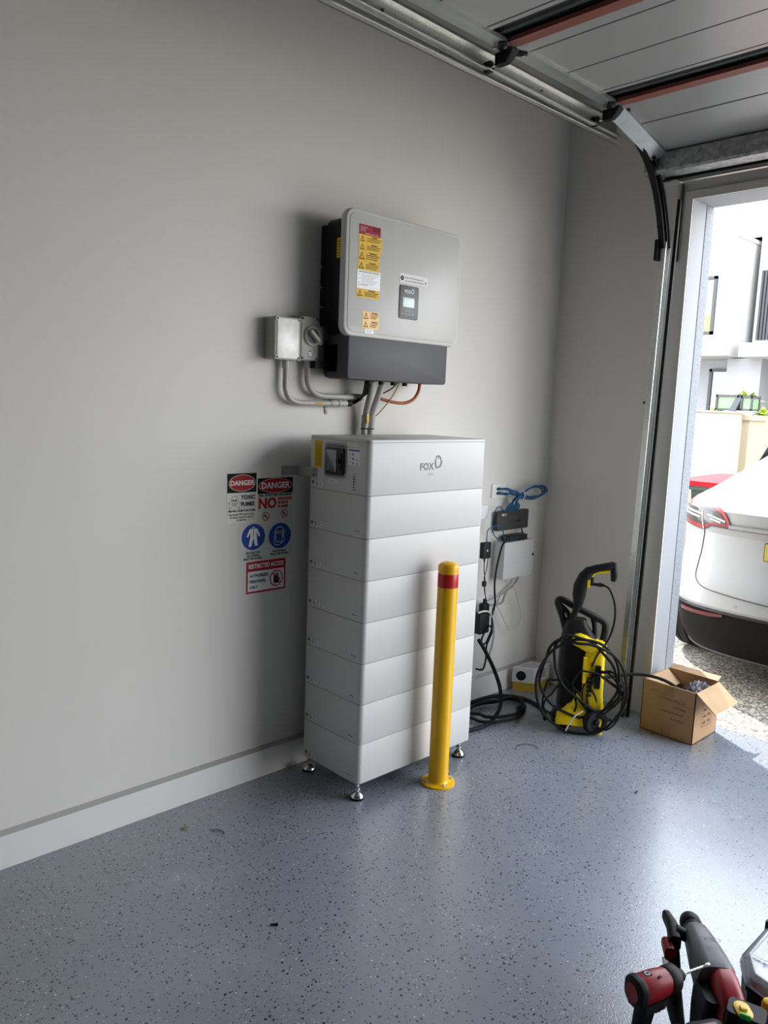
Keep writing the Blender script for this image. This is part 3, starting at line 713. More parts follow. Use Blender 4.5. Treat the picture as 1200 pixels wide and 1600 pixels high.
for c_ in ((0.560, 1.155), (0.656, 1.161)):
    b.line(c_[0] - 0.011, c_[1] + 0.003, c_[0] + 0.010, c_[1] - 0.006, 0.004, dz, 1); b.pline([(c_[0] + 0.004, c_[1] + 0.010), (c_[0], c_[1] + 0.004), (c_[0] + 0.003, c_[1] - 0.010)], 0.003, dz, 1)
    b.ring(*c_, 0.0185, 0.0185, 0.0035, 2 * dz, 2, 28); b.line(c_[0] - 0.012, c_[1] + 0.012, c_[0] + 0.012, c_[1] - 0.012, 0.003, 2 * dz, 2)
tag(b.build('no_smoking_sign', smooth=0), 'sticker reading danger, no smoking, sparks or flames, nearest the cabinet', 'sign')
b = MB([mat('clear_sticker_film', (0.66, 0.655, 0.63), 0.2)] + SM[1:], Ts)      # PPE
b.prism([(0.431, 0.972), (0.702, 0.972), (0.702, 1.127), (0.512, 1.127), (0.512, 1.137), (0.431, 1.137)], -0.0004, 0, 0)
c1 = (0.4985, 1.072); c2 = (0.6345, 1.066)
for c_ in (c1, c2): b.ell(*c_, 0.0585, 0.0555, dz, 4)
x, z = c1
b.poly([(x - 0.012, z + 0.036), (x + 0.012, z + 0.036), (x + 0.020, z + 0.033), (x + 0.034, z + 0.004), (x + 0.028, z - 0.001), (x + 0.015, z + 0.018), (x + 0.017, z - 0.002), (x + 0.022, z - 0.038), (x + 0.008, z - 0.038), (x, z - 0.004), (x - 0.010, z - 0.040), (x - 0.024, z - 0.040), (x - 0.016, z - 0.002), (x - 0.015, z + 0.018), (x - 0.028, z - 0.001), (x - 0.034, z + 0.004), (x - 0.020, z + 0.033)], 2 * dz, 3)
b.line(x, z + 0.036, x, z - 0.004, 0.0022, 3 * dz, 1); b.line(x - 0.006, z + 0.041, x + 0.006, z + 0.041, 0.004, 2 * dz, 3)
x, z = c2
b.pline([(x - 0.026, z + 0.018), (x - 0.020, z + 0.032), (x - 0.004, z + 0.038), (x + 0.010, z + 0.036), (x + 0.020, z + 0.020), (x + 0.022, z + 0.012), (x - 0.028, z + 0.012), (x - 0.027, z + 0.019), (x + 0.022, z + 0.020)], 0.0024, 2 * dz, 3)
b.pline([(x - 0.027, z + 0.010), (x - 0.029, z - 0.034), (x - 0.018, z - 0.040), (x + 0.002, z - 0.038), (x + 0.010, z - 0.028), (x + 0.014, z + 0.010)], 0.0022, 2 * dz, 3)
b.pline([(x - 0.022, z + 0.004), (x - 0.018, z - 0.028), (x - 0.002, z - 0.026), (x + 0.012, z - 0.030), (x + 0.026, z - 0.022), (x + 0.024, z - 0.012), (x + 0.018, z - 0.006), (x + 0.020, z + 0.012)], 0.0022, 2 * dz, 3)
b.rect(x - 0.025, z + 0.014, x + 0.020, z + 0.018, 3 * dz, 1)
for k, s_ in enumerate(('PROTECTIVE', 'CLOTHING', 'MUST BE WORN')): b.text(s_, 0.4985, 1.004 - k * 0.0125, 0.0125, dz, 1, 0.045)
for k, s_ in enumerate(('FACE SHIELD', 'MUST BE WORN')): b.text(s_, 0.6345, 1.000 - k * 0.0125, 0.0125, dz, 1, 0.045)
tag(b.build('protective_gear_sign', smooth=0), 'clear sticker with two round blue protective clothing and face shield symbols', 'sign')
b = MB([M['signwhite'], M['black'], M['red'], M['white']], Ts)      # restricted access
x0, x1, z0, z1 = 0.466, 0.668, 0.830, 0.966
b.prism([(x0, z0), (x1, z0), (x1, z1), (x0, z1)], -0.0004, 0, 2); b.rect(x0 + 0.008, z0 + 0.008, x1 - 0.008, z1 - 0.042, dz, 3)
b.text('RESTRICTED ACCESS', (x0 + x1) / 2, z1 - 0.021, 0.0255, dz, 3, 0.03, sx=0.76)
for k, s_ in enumerate(('AUTHORIZED', 'PERSONNEL', 'ONLY')): b.text(s_, x0 + 0.016, 0.904 - k * 0.0245, 0.0180, 2 * dz, 1, 0.04, 'LEFT', sx=0.86)
cx, cz = 0.6195, 0.882
b.poly([(cx - 0.014, cz - 0.022), (cx + 0.012, cz - 0.022), (cx + 0.020, cz - 0.002), (cx + 0.017, cz + 0.002), (cx + 0.012, cz - 0.004), (cx + 0.012, cz + 0.020), (cx + 0.008, cz + 0.020), (cx + 0.006, cz + 0.004), (cx + 0.005, cz + 0.026), (cx + 0.001, cz + 0.026), (cx, cz + 0.004), (cx - 0.002, cz + 0.026), (cx - 0.006, cz + 0.026), (cx - 0.007, cz + 0.004), (cx - 0.010, cz + 0.018), (cx - 0.014, cz + 0.017)], 2 * dz, 1)
b.ring(cx, cz, 0.034, 0.036, 0.005, 3 * dz, 2, 36); b.line(cx - 0.022, cz + 0.025, cx + 0.022, cz - 0.025, 0.005, 3 * dz, 2)
tag(b.build('restricted_access_sign', smooth=0), 'red and white restricted access sticker lowest on the wall', 'sign')

# ================================================================== BOLLARD
bo = thing('safety_bollard', 'yellow steel bollard with red band bolted to the floor before the cabinet', 'bollard', (0.548, 1.117, 0))
T = LOC(0.548, 1.117, 0)
b = MB(M['yellow'], T); b.lathe([(0.0435, 0.008), (0.0435, 0.962), (0.042, 0.972), (0.034, 0.982), (0.018, 0.988), (0.001, 0.990)], n=40); b.build('post', bo)
b = MB(M['yellow'], T); b.lathe([(0.075, 0.0), (0.075, 0.008), (0.072, 0.010), (0.052, 0.010), (0.046, 0.014), (0.0436, 0.020)], n=40); fl = b.build('base_flange', bo)
b = MB(M['boll_red'], T); b.lathe([(0.0436, 0.885), (0.0442, 0.886), (0.0442, 0.943), (0.0436, 0.944)], n=40, cap0=False, cap1=False); b.build('reflective_band', bo, 'glossy red band')
b = MB(M['yellow'], T); b.lathe([(0.0436, 0.952), (0.0448, 0.953), (0.0448, 0.972), (0.042, 0.981), (0.033, 0.988), (0.018, 0.993), (0.001, 0.995)], n=40, cap0=False); b.build('cap', bo)
for k in range(4):
    a = PI / 4 + k * PI / 2 + 0.35
    b = MB(M['chrome'], T @ Matrix.Translation((0.059 * math.cos(a), 0.059 * math.sin(a), 0.010))); b.lathe([(0.009, 0), (0.009, 0.0015)], n=14); b.lathe([(0.006, 0.0015), (0.006, 0.006), (0.0035, 0.0065), (0.0035, 0.011)], n=6); b.build('bolt', fl)
b = MB(M['dust'])
for k in range(260):
    a = random.uniform(-1.4, 2.0); r = 0.078 + abs(random.gauss(0, 0.055)); x, y = 0.548 + r * math.cos(a), 1.117 + r * math.sin(a); s_ = random.uniform(0.0008, 0.0032)
    b.add([(x - s_, y - s_, 0), (x + s_, y - s_ * .5, 0), (x + s_ * .3, y + s_, 0), (x, y, s_)], [(0, 1, 3), (1, 2, 3), (2, 0, 3)])
tag(b.build('drill_dust', smooth=0), 'pale drilling dust and crumbs scattered by the bollard foot', 'dust', stuff=True)

# ================================================================== NETWORK CORNER
wp = thing('wall_plate', 'white data wall plate that the blue cables plug into', 'wall plate', (0, 2.12, 1.185))
b = MB([M['white_lbl'], M['blackpl']]); b.slab(0.118, 0.080, 0.009, 0.004, 0.002, 0, T=WALL(2.123, 1.186, 0.0)); b.slab(0.060, 0.06, 0.003, 0.003, 0.001, 0, T=WALL(2.115, 1.186, 0.0085)); b.build('plate', wp)
b = MB([M['blackpl']])
for z in (1.198, 1.173): b.box((0.011, 2.098, z - 0.007), (0.0125, 2.132, z + 0.007))
b.build('socket', wp)
wq = thing('wall_plate', 'white wall plate with no cable bundle, mostly hidden by the cabinet edge', 'wall plate', (0, 1.99, 1.10))
b = MB([M['white_lbl']]); b.slab(0.10, 0.075, 0.009, 0.004, 0.002, 0, T=WALL(1.985, 1.075, 0.0)); b.build('plate', wq)
# blue bundle: individual patch cables, each plate > loop > switch
for k in range(8):
    o = (k - 3.5); ph = k * 1.3
    zz = 1.198 if k % 2 else 1.173
    yy = 2.103 + 0.007 * (k // 2)
    e1, e2 = 0.011 * math.sin(ph), 0.011 * math.cos(ph)
    pts = [(0.016, yy, zz), (0.055, yy + 0.03, zz + e2 * .4), (0.06 + e1, 2.20, 1.175 + e1), (0.06 + e2, 2.28, 1.150 + e2), (0.055 + e1, 2.38, 1.138 + e1), (0.05 + e2, 2.46, 1.148 + e2), (0.045 + e1, 2.505 + e1, 1.172 + e2 * .5), (0.045 + e1, 2.47 + e2, 1.197 + e1 * .7), (0.05 + e2, 2.38, 1.200 + e2 * .7), (0.058 + e1, 2.29, 1.175 + e1), (0.06 + e2, 2.215 + 0.004 * o, 1.14), (0.045, 2.165 + 0.015 * k, 1.10), (0.035, 2.148 + 0.0165 * k, 1.068)]
    cable('blue_patch_cable', ['leftmost', 'second from left', 'third from left', 'fourth from left', 'fourth from right', 'third from right', 'second from right', 'rightmost'][k] + ' of the blue cables where the looped bundle enters the dark switch', 'cable', pts, 0.0042, 'bluecab', 'blue patch cables of the looped bundle', n=6)
b = MB(M['white_lbl']); L = [(0.06 + 0.021 * math.cos(a), 2.268, 1.162 + 0.026 * math.sin(a)) for a in [2 * PI * i / 16 for i in range(16)]]; b.tube(L, 0.003, n=6, smooth=1, closed=True); tag(b.build('cable_tie'), 'white cable tie around the blue cable bundle', 'cable tie')
sw = thing('network_switch', 'dark grey network switch hanging on the wall under blue cables', 'network switch', (0, 2.24, 1.01))
Tsw = WALL(2.235, 1.017, 0.004) @ Matrix.Rotation(0.0, 4, 'Z')
b = MB([M['switch']]); b.slab(0.288, 0.108, 0.030, 0.005, 0.002, 0, T=Tsw, back=True); b.build('case', sw)
b = MB([M['white_lbl'], M['blackpl'], M['grey_ink']], Tsw); b.rect(-0.105, 0.028, -0.062, 0.042, 0.0305, 2); b.rect(-0.104, 0.030, -0.092, 0.040, 0.031, 0); b.build('badge', sw, 'small pale badge', smooth=0); b = MB(b.mats, Tsw); b.rect(-0.02, -0.009, 0.015, -0.005, 0.0305, 1); b.rect(0.02, -0.011, 0.075, -0.001, 0.0305, 1); b.build('lettering', sw, 'dark printed name', smooth=0)
b = MB([M['blackpl']], Tsw)
for k in range(8): b.box((-0.085 + k * 0.0165, 0.0538, 0.008), (-0.073 + k * 0.0165, 0.0560, 0.022))
b.build('port', sw)
md = thing('network_box', 'small black network box lying on top of the grey enclosure', 'modem', (0.045, 2.23, 0.905))
b = MB([M['blacksat']]); b.slab(0.165, 0.060, 0.030, 0.006, 0.003, 0, T=LOC(0.045, 2.245, 0.906, PI / 2)); b.build('case', md)
b = MB([M['whitecab']], SIDE(0.045, 0.920, 2.1625)); b.ring(0, 0, 0.008, 0.008, 0.002, 0.0005, 0, 14); b.rect(0.012, -0.004, 0.02, 0.004, 0.0005, 0); b.build('badge', md, smooth=0)
en = thing('wall_enclosure', 'pale grey steel enclosure box on the wall below the network switch', 'enclosure', (0, 2.25, 0.79))
b = MB([M['encl']]); b.slab(0.270, 0.208, 0.072, 0.004, 0.001, 0, T=WALL(2.250, 0.797, 0.0)); b.build('body', en)
b = MB([M['encl']]); b.slab(0.272, 0.210, 0.006, 0.005, 0.0015, 0, T=WALL(2.250, 0.797, 0.0725)); dr = b.build('door', en)
b = MB([M['blackpl']]); b.add([(0.080, 2.375, 0.822), (0.080, 2.375, 0.802), (0.080, 2.395, 0.812), (0.084, 2.378, 0.818), (0.084, 2.378, 0.806), (0.084, 2.392, 0.812)], [(0, 1, 4, 3), (1, 2, 5, 4), (2, 0, 3, 5), (3, 4, 5)]); b.build('latch_mark', dr, 'small black triangular mark', smooth=0)
blc = [[(0.03, 2.145, 1.070), (0.035, 2.12, 1.095), (0.04, 2.08, 1.10), (0.045, 2.04, 1.06), (0.05, 2.025, 1.00), (0.055, 2.05, 0.945), (0.06, 2.10, 0.915), (0.07, 2.17, 0.907), (0.075, 2.21, 0.905)],
       [(0.075, 2.19, 0.9045), (0.072, 2.13, 0.912), (0.066, 2.115, 0.94), (0.06, 2.11, 0.975), (0.055, 2.07, 0.998), (0.055, 2.02, 0.996), (0.055, 1.985, 0.98), (0.06, 1.975, 0.945), (0.06, 1.975, 0.918)]]
cable('blue_cable', 'single blue cable looping left from the switch to the small black box', 'cable', blc[0], 0.003, 'bluecab')
cable('blue_cable', 'single blue cable running from the small black box down to the black adapter', 'cable', blc[1], 0.003, 'bluecab')
cable('power_lead', 'black lead joining the network switch to the small box below', 'cable', [(0.03, 2.325, 0.965), (0.034, 2.327, 0.945), (0.036, 2.34, 0.93), (0.04, 2.36, 0.915), (0.045, 2.345, 0.911), (0.045, 2.328, 0.918)], 0.0035, 'rubber')
cable('power_lead', 'long black lead down the left side of the grey enclosure', 'cable', [(0.06, 2.155, 0.918), (0.085, 2.085, 0.895), (0.10, 2.045, 0.85), (0.10, 2.025, 0.78), (0.10, 2.015, 0.70), (0.10, 2.02, 0.64), (0.095, 2.035, 0.58), (0.09, 2.03, 0.53)], 0.0055, 'rubber')
cable('power_lead', 'coiled black lead bunched below the black plug adapters', 'cable', [(0.09, 2.03, 0.55), (0.10, 2.01, 0.50), (0.11, 2.00, 0.44), (0.10, 1.995, 0.40), (0.10, 1.965, 0.36), (0.10, 1.93, 0.37), (0.10, 1.94, 0.41), (0.10, 1.99, 0.455), (0.105, 2.01, 0.42), (0.10, 1.99, 0.37), (0.10, 1.975, 0.34), (0.10, 1.975, 0.27), (0.12, 1.93, 0.225), (0.12, 1.87, 0.24)], 0.005, 'rubber')
ad = thing('power_adapter', 'black rectangular power adapter hanging beside the cabinet edge', 'power adapter', (0.06, 1.965, 0.84))
b = MB([M['blackpl'], M['white_lbl']]); b.slab(0.062, 0.088, 0.030, 0.004, 0.003, 0, T=WALL(1.962, 0.875, 0.05), back=True); b.poly([(1.957, 0.868), (1.968, 0.875), (1.957, 0.884)], 0.0815, 1, T=WALL()); b.build('case', ad)
b = MB([M['rubber']]); b.cyl((0.065, 1.958, 0.832), (0.065, 1.958, 0.805), 0.006, 0, 10, 0.003); b.build('strain_relief', ad)
cable('thin_lead', 'thin black lead from the adapter past a small ferrite block', 'cable', [(0.065, 1.958, 0.81), (0.07, 1.955, 0.76), (0.07, 1.965, 0.72), (0.075, 1.960, 0.68), (0.075, 1.972, 0.62), (0.08, 1.985, 0.575), (0.08, 1.985, 0.53)], 0.0025, 'rubber')
cable('thin_lead', 'second thin black lead crossing beside the ferrite block', 'cable', [(0.068, 1.985, 0.835), (0.07, 1.975, 0.77), (0.07, 1.960, 0.73), (0.072, 1.960, 0.69), (0.075, 1.962, 0.65), (0.08, 1.975, 0.60), (0.08, 1.99, 0.54)], 0.0025, 'rubber')
b = MB([M['blackpl']]); b.slab(0.022, 0.030, 0.018, 0.004, 0.003, 0, T=WALL(1.960, 0.690, 0.062), back=True); tag(b.build('ferrite_block'), 'small black ferrite block on the thin hanging leads', 'ferrite block')
pa = thing('plug_adapter', 'bulky black plug adapters on the outlet at the cabinet edge', 'power adapter', (0.05, 1.95, 0.44))
b = MB([M['blackpl']]); b.slab(0.085, 0.115, 0.055, 0.008, 0.005, 0, T=WALL(1.955, 0.472, 0.04), back=True); b.build('case', pa)
b = MB([M['blackpl']]); b.slab(0.05, 0.06, 0.040, 0.008, 0.006, 0, T=WALL(1.985, 0.545, 0.04), back=True); b.cyl((0.06, 1.985, 0.575), (0.06, 1.985, 0.60), 0.008, 0, 12); b.build('plug', pa)
b = MB([M['white_lbl'], M['grey_ink']]); b.slab(0.13, 0.085, 0.01, 0.005, 0.002, 0, T=WALL(2.02, 0.55, 0.0)); tag(b.build('power_outlet'), 'white power outlet behind the plugs below the enclosure', 'power outlet')
cable('white_cable', 'white cable making a long hanging loop below the enclosure', 'cable', [(0.04, 2.245, 0.694), (0.045, 2.26, 0.64), (0.05, 2.29, 0.57), (0.05, 2.33, 0.49), (0.05, 2.345, 0.44), (0.05, 2.325, 0.39), (0.05, 2.28, 0.373), (0.05, 2.235, 0.385), (0.045, 2.20, 0.43), (0.03, 2.165, 0.50), (0.012, 2.15, 0.53)], 0.0028, 'whitecab')
cable('grey_cable', 'thick pale grey cable sweeping from the enclosure bottom to the outlet', 'cable', [(0.03, 2.33, 0.694), (0.03, 2.31, 0.655), (0.03, 2.27, 0.625), (0.03, 2.22, 0.605), (0.03, 2.20, 0.57), (0.03, 2.18, 0.54), (0.02, 2.14, 0.535), (0.012, 2.08, 0.54)], 0.006, 'greycab')
cable('grey_cable', 'thin pale grey cable running left behind the black lead', 'cable', [(0.03, 2.31, 0.655), (0.028, 2.24, 0.61), (0.028, 2.17, 0.59), (0.03, 2.09, 0.578), (0.03, 2.02, 0.57)], 0.004, 'greycab')
cable('white_cable', 'white cable arching over the plug adapters and down to the floor', 'cable', [(0.10, 1.89, 0.545), (0.10, 1.94, 0.545), (0.10, 1.985, 0.53), (0.10, 2.02, 0.48), (0.10, 2.035, 0.40), (0.09, 2.03, 0.31), (0.08, 2.00, 0.24), (0.07, 1.95, 0.185), (0.07, 1.90, 0.15)], 0.0055, 'whitecab')
# floor hoses between cabinet and washer
cable('garden_hose', 'thick black hose dropping from behind the cabinet to the floor', 'hose', [(0.12, 1.88, 0.40), (0.13, 1.93, 0.33), (0.16, 1.98, 0.22), (0.20, 1.99, 0.12), (0.25, 1.93, 0.045), (0.29, 1.80, 0.012), (0.30, 1.70, 0.011), (0.27, 1.58, 0.011)], 0.0105, 'rubber', n=12)
hp = []
for i in range(34):
    a = i * 0.42 + 0.4; r = 0.16 + 0.012 * (i % 5) - 0.0015 * i
    hp.append((0.22 + 0.72 * r * math.cos(a), 1.92 + 1.25 * r * math.sin(a) + 0.0015 * i, 0.010 + 0.0008 * i))
cable('hose_coil', 'flat black hose coil lying on the floor behind the cabinet', 'hose', hp, 0.009, 'rubber', n=10)
cable('garden_hose', 'black hose lying along the skirting towards the pressure washer', 'hose', [(0.05, 1.60, 0.011), (0.05, 1.85, 0.011), (0.055, 2.05, 0.012), (0.10, 2.17, 0.011), (0.22, 2.22, 0.011), (0.36, 2.17, 0.011), (0.44, 2.08, 0.011)], 0.0105, 'rubber', n=10)
# cartons
ang = math.atan2(0.06, 0.086)
yc = thing('yellow_carton', 'flat yellow carton on the floor under the white box', 'box', (0.125, 2.378, 0), 0)
def carton(parent, x, y, z, a1, L1, L2, h, mats):
    """corner at (x,y,z) nearest the camera; L1 along (-x,-y) side, L2 along the other"""
    b = MB(mats)
    u = Vector((-0.82, -0.57, 0)); v = Vector((0.08, 0.997, 0)) if a1 is None else a1
    return b, u, v
u = Vector((-0.80, -0.60, 0)); v = Vector((0.60, -0.80, 0)) * -1
# u: along the short left end, v: along the long right face
P0 = Vector((0.150, 2.365, 0))
uu = Vector((-0.84, -0.54, 0)); vv = Vector((-0.03, 1.0, 0)).normalized()
def carton_box(b, P, L1, L2, h, mi=0):
    q = [P, P + vv * L2, P + vv * L2 + uu * L1, P + uu * L1]
    vs = [tuple(p) for p in q] + [tuple(p + Vector((0, 0, h))) for p in q]
    b.add(vs, [(0, 3, 2, 1), (4, 5, 6, 7), (0, 1, 5, 4), (1, 2, 6, 5), (2, 3, 7, 6), (3, 0, 4, 7)], mi)
ORIG[yc.name] = Vector((0.125, 2.378, 0))
b = MB([M['card_yel']]); carton_box(b, P0, 0.115, 0.185, 0.052); b.build('carton_body', yc, smooth=0)
wc = thing('white_carton', 'small white carton with black circle stacked on a yellow carton', 'box', (0.125, 2.378, 0.052))
b = MB([M['card_white']]); P1 = P0 + Vector((0.004, 0, 0.053)); carton_box(b, P1, 0.125, 0.175, 0.085); cb = b.build('carton_body', wc, smooth=0)
Tl = Matrix.Identity(4); nrm = uu.cross(Vector((0, 0, 1))) * -1
xax = -uu
Tl = Matrix(((xax.x, 0, xax.cross(Vector((0, 0, 1))).x, 0), (xax.y, 0, xax.cross(Vector((0, 0, 1))).y, 0), (0, 1, 0, 0), (0, 0, 0, 1)))
Tl.translation = P1 + uu * 0.125 + Tl.to_3x3() @ Vector((0, 0, 0.0008))
b = MB([M['blacksat'], M['black']], Tl); b.ell(0.052, 0.040, 0.029, 0.029, 0, 0, 28); b.build('carton_window', wc, 'round black window', smooth=0)
Tl2 = Matrix(((vv.x, 0, vv.cross(Vector((0, 0, 1))).x, 0), (vv.y, 0, vv.cross(Vector((0, 0, 1))).y, 0), (0, 1, 0, 0), (0, 0, 0, 1)))
Tl2.translation = P1 + Tl2.to_3x3() @ Vector((0, 0, 0.0008))
b = MB([M['black']], Tl2)
for k in range(5): b.rect(0.045 + 0.008 * (k % 3), 0.062 - k * 0.010, 0.13 - 0.009 * (k % 2), 0.066 - k * 0.010, 0, 0)
T3 = Matrix(((vv.x, uu.x, 0, 0), (vv.y, uu.y, 0, 0), (0, 0, 1, 0), (0, 0, 0, 1))); T3.translation = P1 + Vector((0, 0, 0.0858)); b.T = T3
for k in range(4): b.rect(0.03, 0.022 + k * 0.024, 0.125 - 0.015 * (k % 2), 0.0265 + k * 0.024, 0, 0)
b.build('carton_print', wc, 'black printed lines', smooth=0)

# ================================================================== PRESSURE WASHER
# local frame: +x to the right of its front, +y away (towards the wall), z up
pw = thing('pressure_washer', 'black and yellow pressure washer standing in the corner with gun on top', 'pressure washer', (0.60, 2.16, 0), 0.66)
def rr(cx, cy, w_, h_, r, z, n=5):
    out = []
    for sx, sy, a0 in ((1, 1, 0), (-1, 1, PI / 2), (-1, -1, PI), (1, -1, 1.5 * PI)):
        for i in range(n + 1):
            a = a0 + i / n * PI / 2
            out.append((cx + sx * (w_ / 2 - r) + r * math.cos(a), cy + sy * (h_ / 2 - r) + r * math.sin(a), z))
    return out
b = MB(M['blackpl'])
b.loft([rr(-0.055, 0.03, 0.13, 0.17, 0.03, 0.085), rr(-0.055, 0.03, 0.13, 0.17, 0.03, 0.16), rr(-0.05, 0.04, 0.15, 0.15, 0.04, 0.30), rr(-0.03, 0.04, 0.19, 0.14, 0.04, 0.40), rr(-0.03, 0.04, 0.18, 0.13, 0.04, 0.47), rr(-0.05, 0.04, 0.12, 0.10, 0.03, 0.54), rr(-0.05, 0.04, 0.10, 0.08, 0.03, 0.57)])
b.build('black_housing', pw, local=True)
b = MB(M['k_yellow'])
b.loft([rr(0.078, -0.04, 0.060, 0.11, 0.02, 0.0), rr(0.070, -0.03, 0.075, 0.13, 0.025, 0.12), rr(0.045, -0.01, 0.11, 0.15, 0.03, 0.20), rr(0.05, -0.005, 0.10, 0.14, 0.03, 0.30), rr(0.05, 0.0, 0.10, 0.13, 0.03, 0.40), rr(0.06, 0.0, 0.095, 0.12, 0.03, 0.45), rr(0.055, 0.0, 0.07, 0.09, 0.02, 0.465)])
hood = [(-0.070, 0.455), (-0.070, 0.487), (-0.055, 0.503), (-0.030, 0.508), (0.0, 0.500), (0.030, 0.484), (0.065, 0.470), (0.085, 0.455), (0.088, 0.42), (0.02, 0.41), (-0.03, 0.435)]
hc = (0.0, 0.46)
b.loft([[(hc[0] + (x - hc[0]) * f, y, hc[1] + (z - hc[1]) * f) for x, z in hood] for y, f in ((-0.062, .80), (-0.056, .95), (-0.045, 1), (0.04, 1), (0.055, .9))])
b.loft([rr(-0.06, -0.05, 0.15, 0.13, 0.02, 0.045), rr(-0.05, -0.04, 0.16, 0.12, 0.03, 0.10), rr(0.0, -0.03, 0.11, 0.10, 0.03, 0.15), rr(0.01, -0.02, 0.08, 0.08, 0.02, 0.20)])
yb2 = b.build('yellow_body', pw, 'bright yellow front housing', local=True)
b = MB([M['k_yellow'], M['blackpl']])
b.box((-0.012, -0.103, 0.27), (0.004, -0.07, 0.40), 0); b.text('K 4', 0, 0, 0.03, 0, 1, 0.03) if False else None
b.box((0.050, -0.086, 0.24), (0.078, -0.065, 0.36), 1)
for k in range(5): b.box((0.012, -0.098, 0.20 + k * 0.022), (0.036, -0.080, 0.208 + k * 0.022), 1)
b.build('grille', yb2, 'dark vents on the yellow body', local=True)
b = MB(M['black']); vs, fs = text_mesh('KÄRCHER', 0.020, 0.015); 
b.add(vs, fs, 0, Matrix(((0, -1, 0, 0.030), (0, 0, -1, -0.0775), (1, 0, 0, 0.335), (0, 0, 0, 1)))); b.build('lettering', yb2, local=True, smooth=0)
b = MB(M['blackpl'])      # carry handle
b.tube([(-0.10, 0.05, 0.50), (-0.125, 0.05, 0.58), (-0.150, 0.05, 0.645), (-0.13, 0.05, 0.662), (-0.06, 0.05, 0.628), (0.0, 0.05, 0.602), (0.055, 0.05, 0.575), (0.095, 0.05, 0.553), (0.10, 0.05, 0.50), (0.09, 0.05, 0.44)], 0.0175, n=12)
b.tube([(-0.07, 0.05, 0.55), (-0.10, 0.05, 0.60), (-0.145, 0.05, 0.64)], 0.012, n=10); b.tube([(0.03, 0.05, 0.585), (0.045, 0.05, 0.54), (0.05, 0.04, 0.47)], 0.013, n=10)
b.build('carry_handle', pw, local=True)
for sx in (-1, 1):
    b = MB([M['blackpl'], M['dkgrey']]); 
    cx = -0.10 if sx < 0 else 0.045
    Tq = Matrix.Translation((cx, -0.045 if sx > 0 else 0.0, 0.068)) @ Matrix.Rotation(PI / 2, 4, 'X') @ Matrix.Rotation(0.45 if sx > 0 else 0.2, 4, 'Y')
    b.lathe([(0.02, -0.022), (0.058, -0.022), (0.066, -0.014), (0.066, 0.014), (0.058, 0.022), (0.040, 0.022), (0.036, 0.012), (0.014, 0.012), (0.014, 0.022), (0.004, 0.024)], 0, 30, T=Tq @ Matrix.Translation((0, 0, 0.05)))
    b.build('wheel', pw, local=True)
b = MB([M['blackpl']]); b.box((0.06, 0.05, 0.0), (0.10, 0.09, 0.08)); b.box((0.05, -0.08, 0.0), (0.10, -0.03, 0.035)); b.build('stand_foot', pw, local=True)
# spray gun: a thing of its own, parked on the washer
gun = thing('spray_gun', 'black spray gun with yellow trigger leaning out of the washer top', 'spray gun', (0.60, 2.16, 0), 0.66)
def sec(cx, z, w_, d_, tx=0.0, tz=1.0, y=0.02):
    out = []
    n = Vector((tz, 0, -tx)).normalized()
    for i in range(14):
        a = 2 * PI * i / 14
        p = n * (w_ / 2 * math.copysign(abs(math.cos(a)) ** 0.8, math.cos(a))); out.append((cx + p.x, y + d_ / 2 * math.copysign(abs(math.sin(a)) ** 0.8, math.sin(a)), z + p.z))
    return out
b = MB(M['blackpl'])
b.loft([sec(-0.085, 0.53, 0.030, 0.030, .4, 1), sec(-0.072, 0.575, 0.032, 0.030, .4, 1), sec(-0.058, 0.62, 0.034, 0.032, .4, 1), sec(-0.050, 0.65, 0.050, 0.036, .3, 1), sec(-0.048, 0.70, 0.068, 0.04, .15, 1), sec(-0.044, 0.75, 0.072, 0.042, .15, 1), sec(-0.028, 0.80, 0.062, 0.042, .5, 1), sec(-0.008, 0.828, 0.050, 0.04, 1, .8), sec(0.03, 0.845, 0.040, 0.038, 1, .25), sec(0.075, 0.858, 0.038, 0.036, 1, .2), sec(0.112, 0.866, 0.044, 0.036, 1, .1), sec(0.122, 0.866, 0.030, 0.03, 1, .1)])
b.loft([sec(0.112, 0.882, 0.030, 0.034, 0, 1), sec(0.116, 0.85, 0.034, 0.036, 0, 1), sec(0.120, 0.81, 0.036, 0.036, 0, 1), sec(0.118, 0.785, 0.026, 0.03, 0, 1)])
b.build('gun_body', gun, local=True)
b = MB(M['k_yellow']); b.loft([sec(0.010, 0.800, 0.014, 0.022, 0.4, 1), sec(0.018, 0.820, 0.016, 0.022, 1, .8), sec(0.045, 0.828, 0.014, 0.022, 1, .2), sec(0.095, 0.833, 0.018, 0.022, 1, .1)]); b.box((-0.012, 0.0, 0.745), (0.002, 0.03, 0.785)); b.build('trigger', gun, 'yellow trigger', local=True)
b = MB(M['blacksat']); b.cyl((0.0, 0.01, 0.765), (0.072, 0.01, 0.762), 0.0085, 0, 12); b.cyl((0.012, 0.01, 0.765), (0.012, 0.01, 0.80), 0.009, 0, 12); b.cyl((0.045, 0.01, 0.763), (0.058, 0.01, 0.763), 0.0115, 0, 12); b.build('hose_connector', gun, local=True)
Tp = LOC(0.60, 2.16, 0, 0.66)
def wcable(name, label, cat, pts, r, m_='rubber', group=None): return cable(name, label, cat, [tuple(Tp @ Vector(p)) for p in pts], r, m_, group)
wcable('gun_hose', 'black hose arching right from the spray gun down to the washer', 'hose', [(0.070, 0.01, 0.762), (0.100, 0.0, 0.745), (0.128, -0.01, 0.68), (0.135, -0.02, 0.60), (0.120, -0.03, 0.52), (0.09, -0.05, 0.46), (0.05, -0.08, 0.41), (0.03, -0.10, 0.36)], 0.0055)
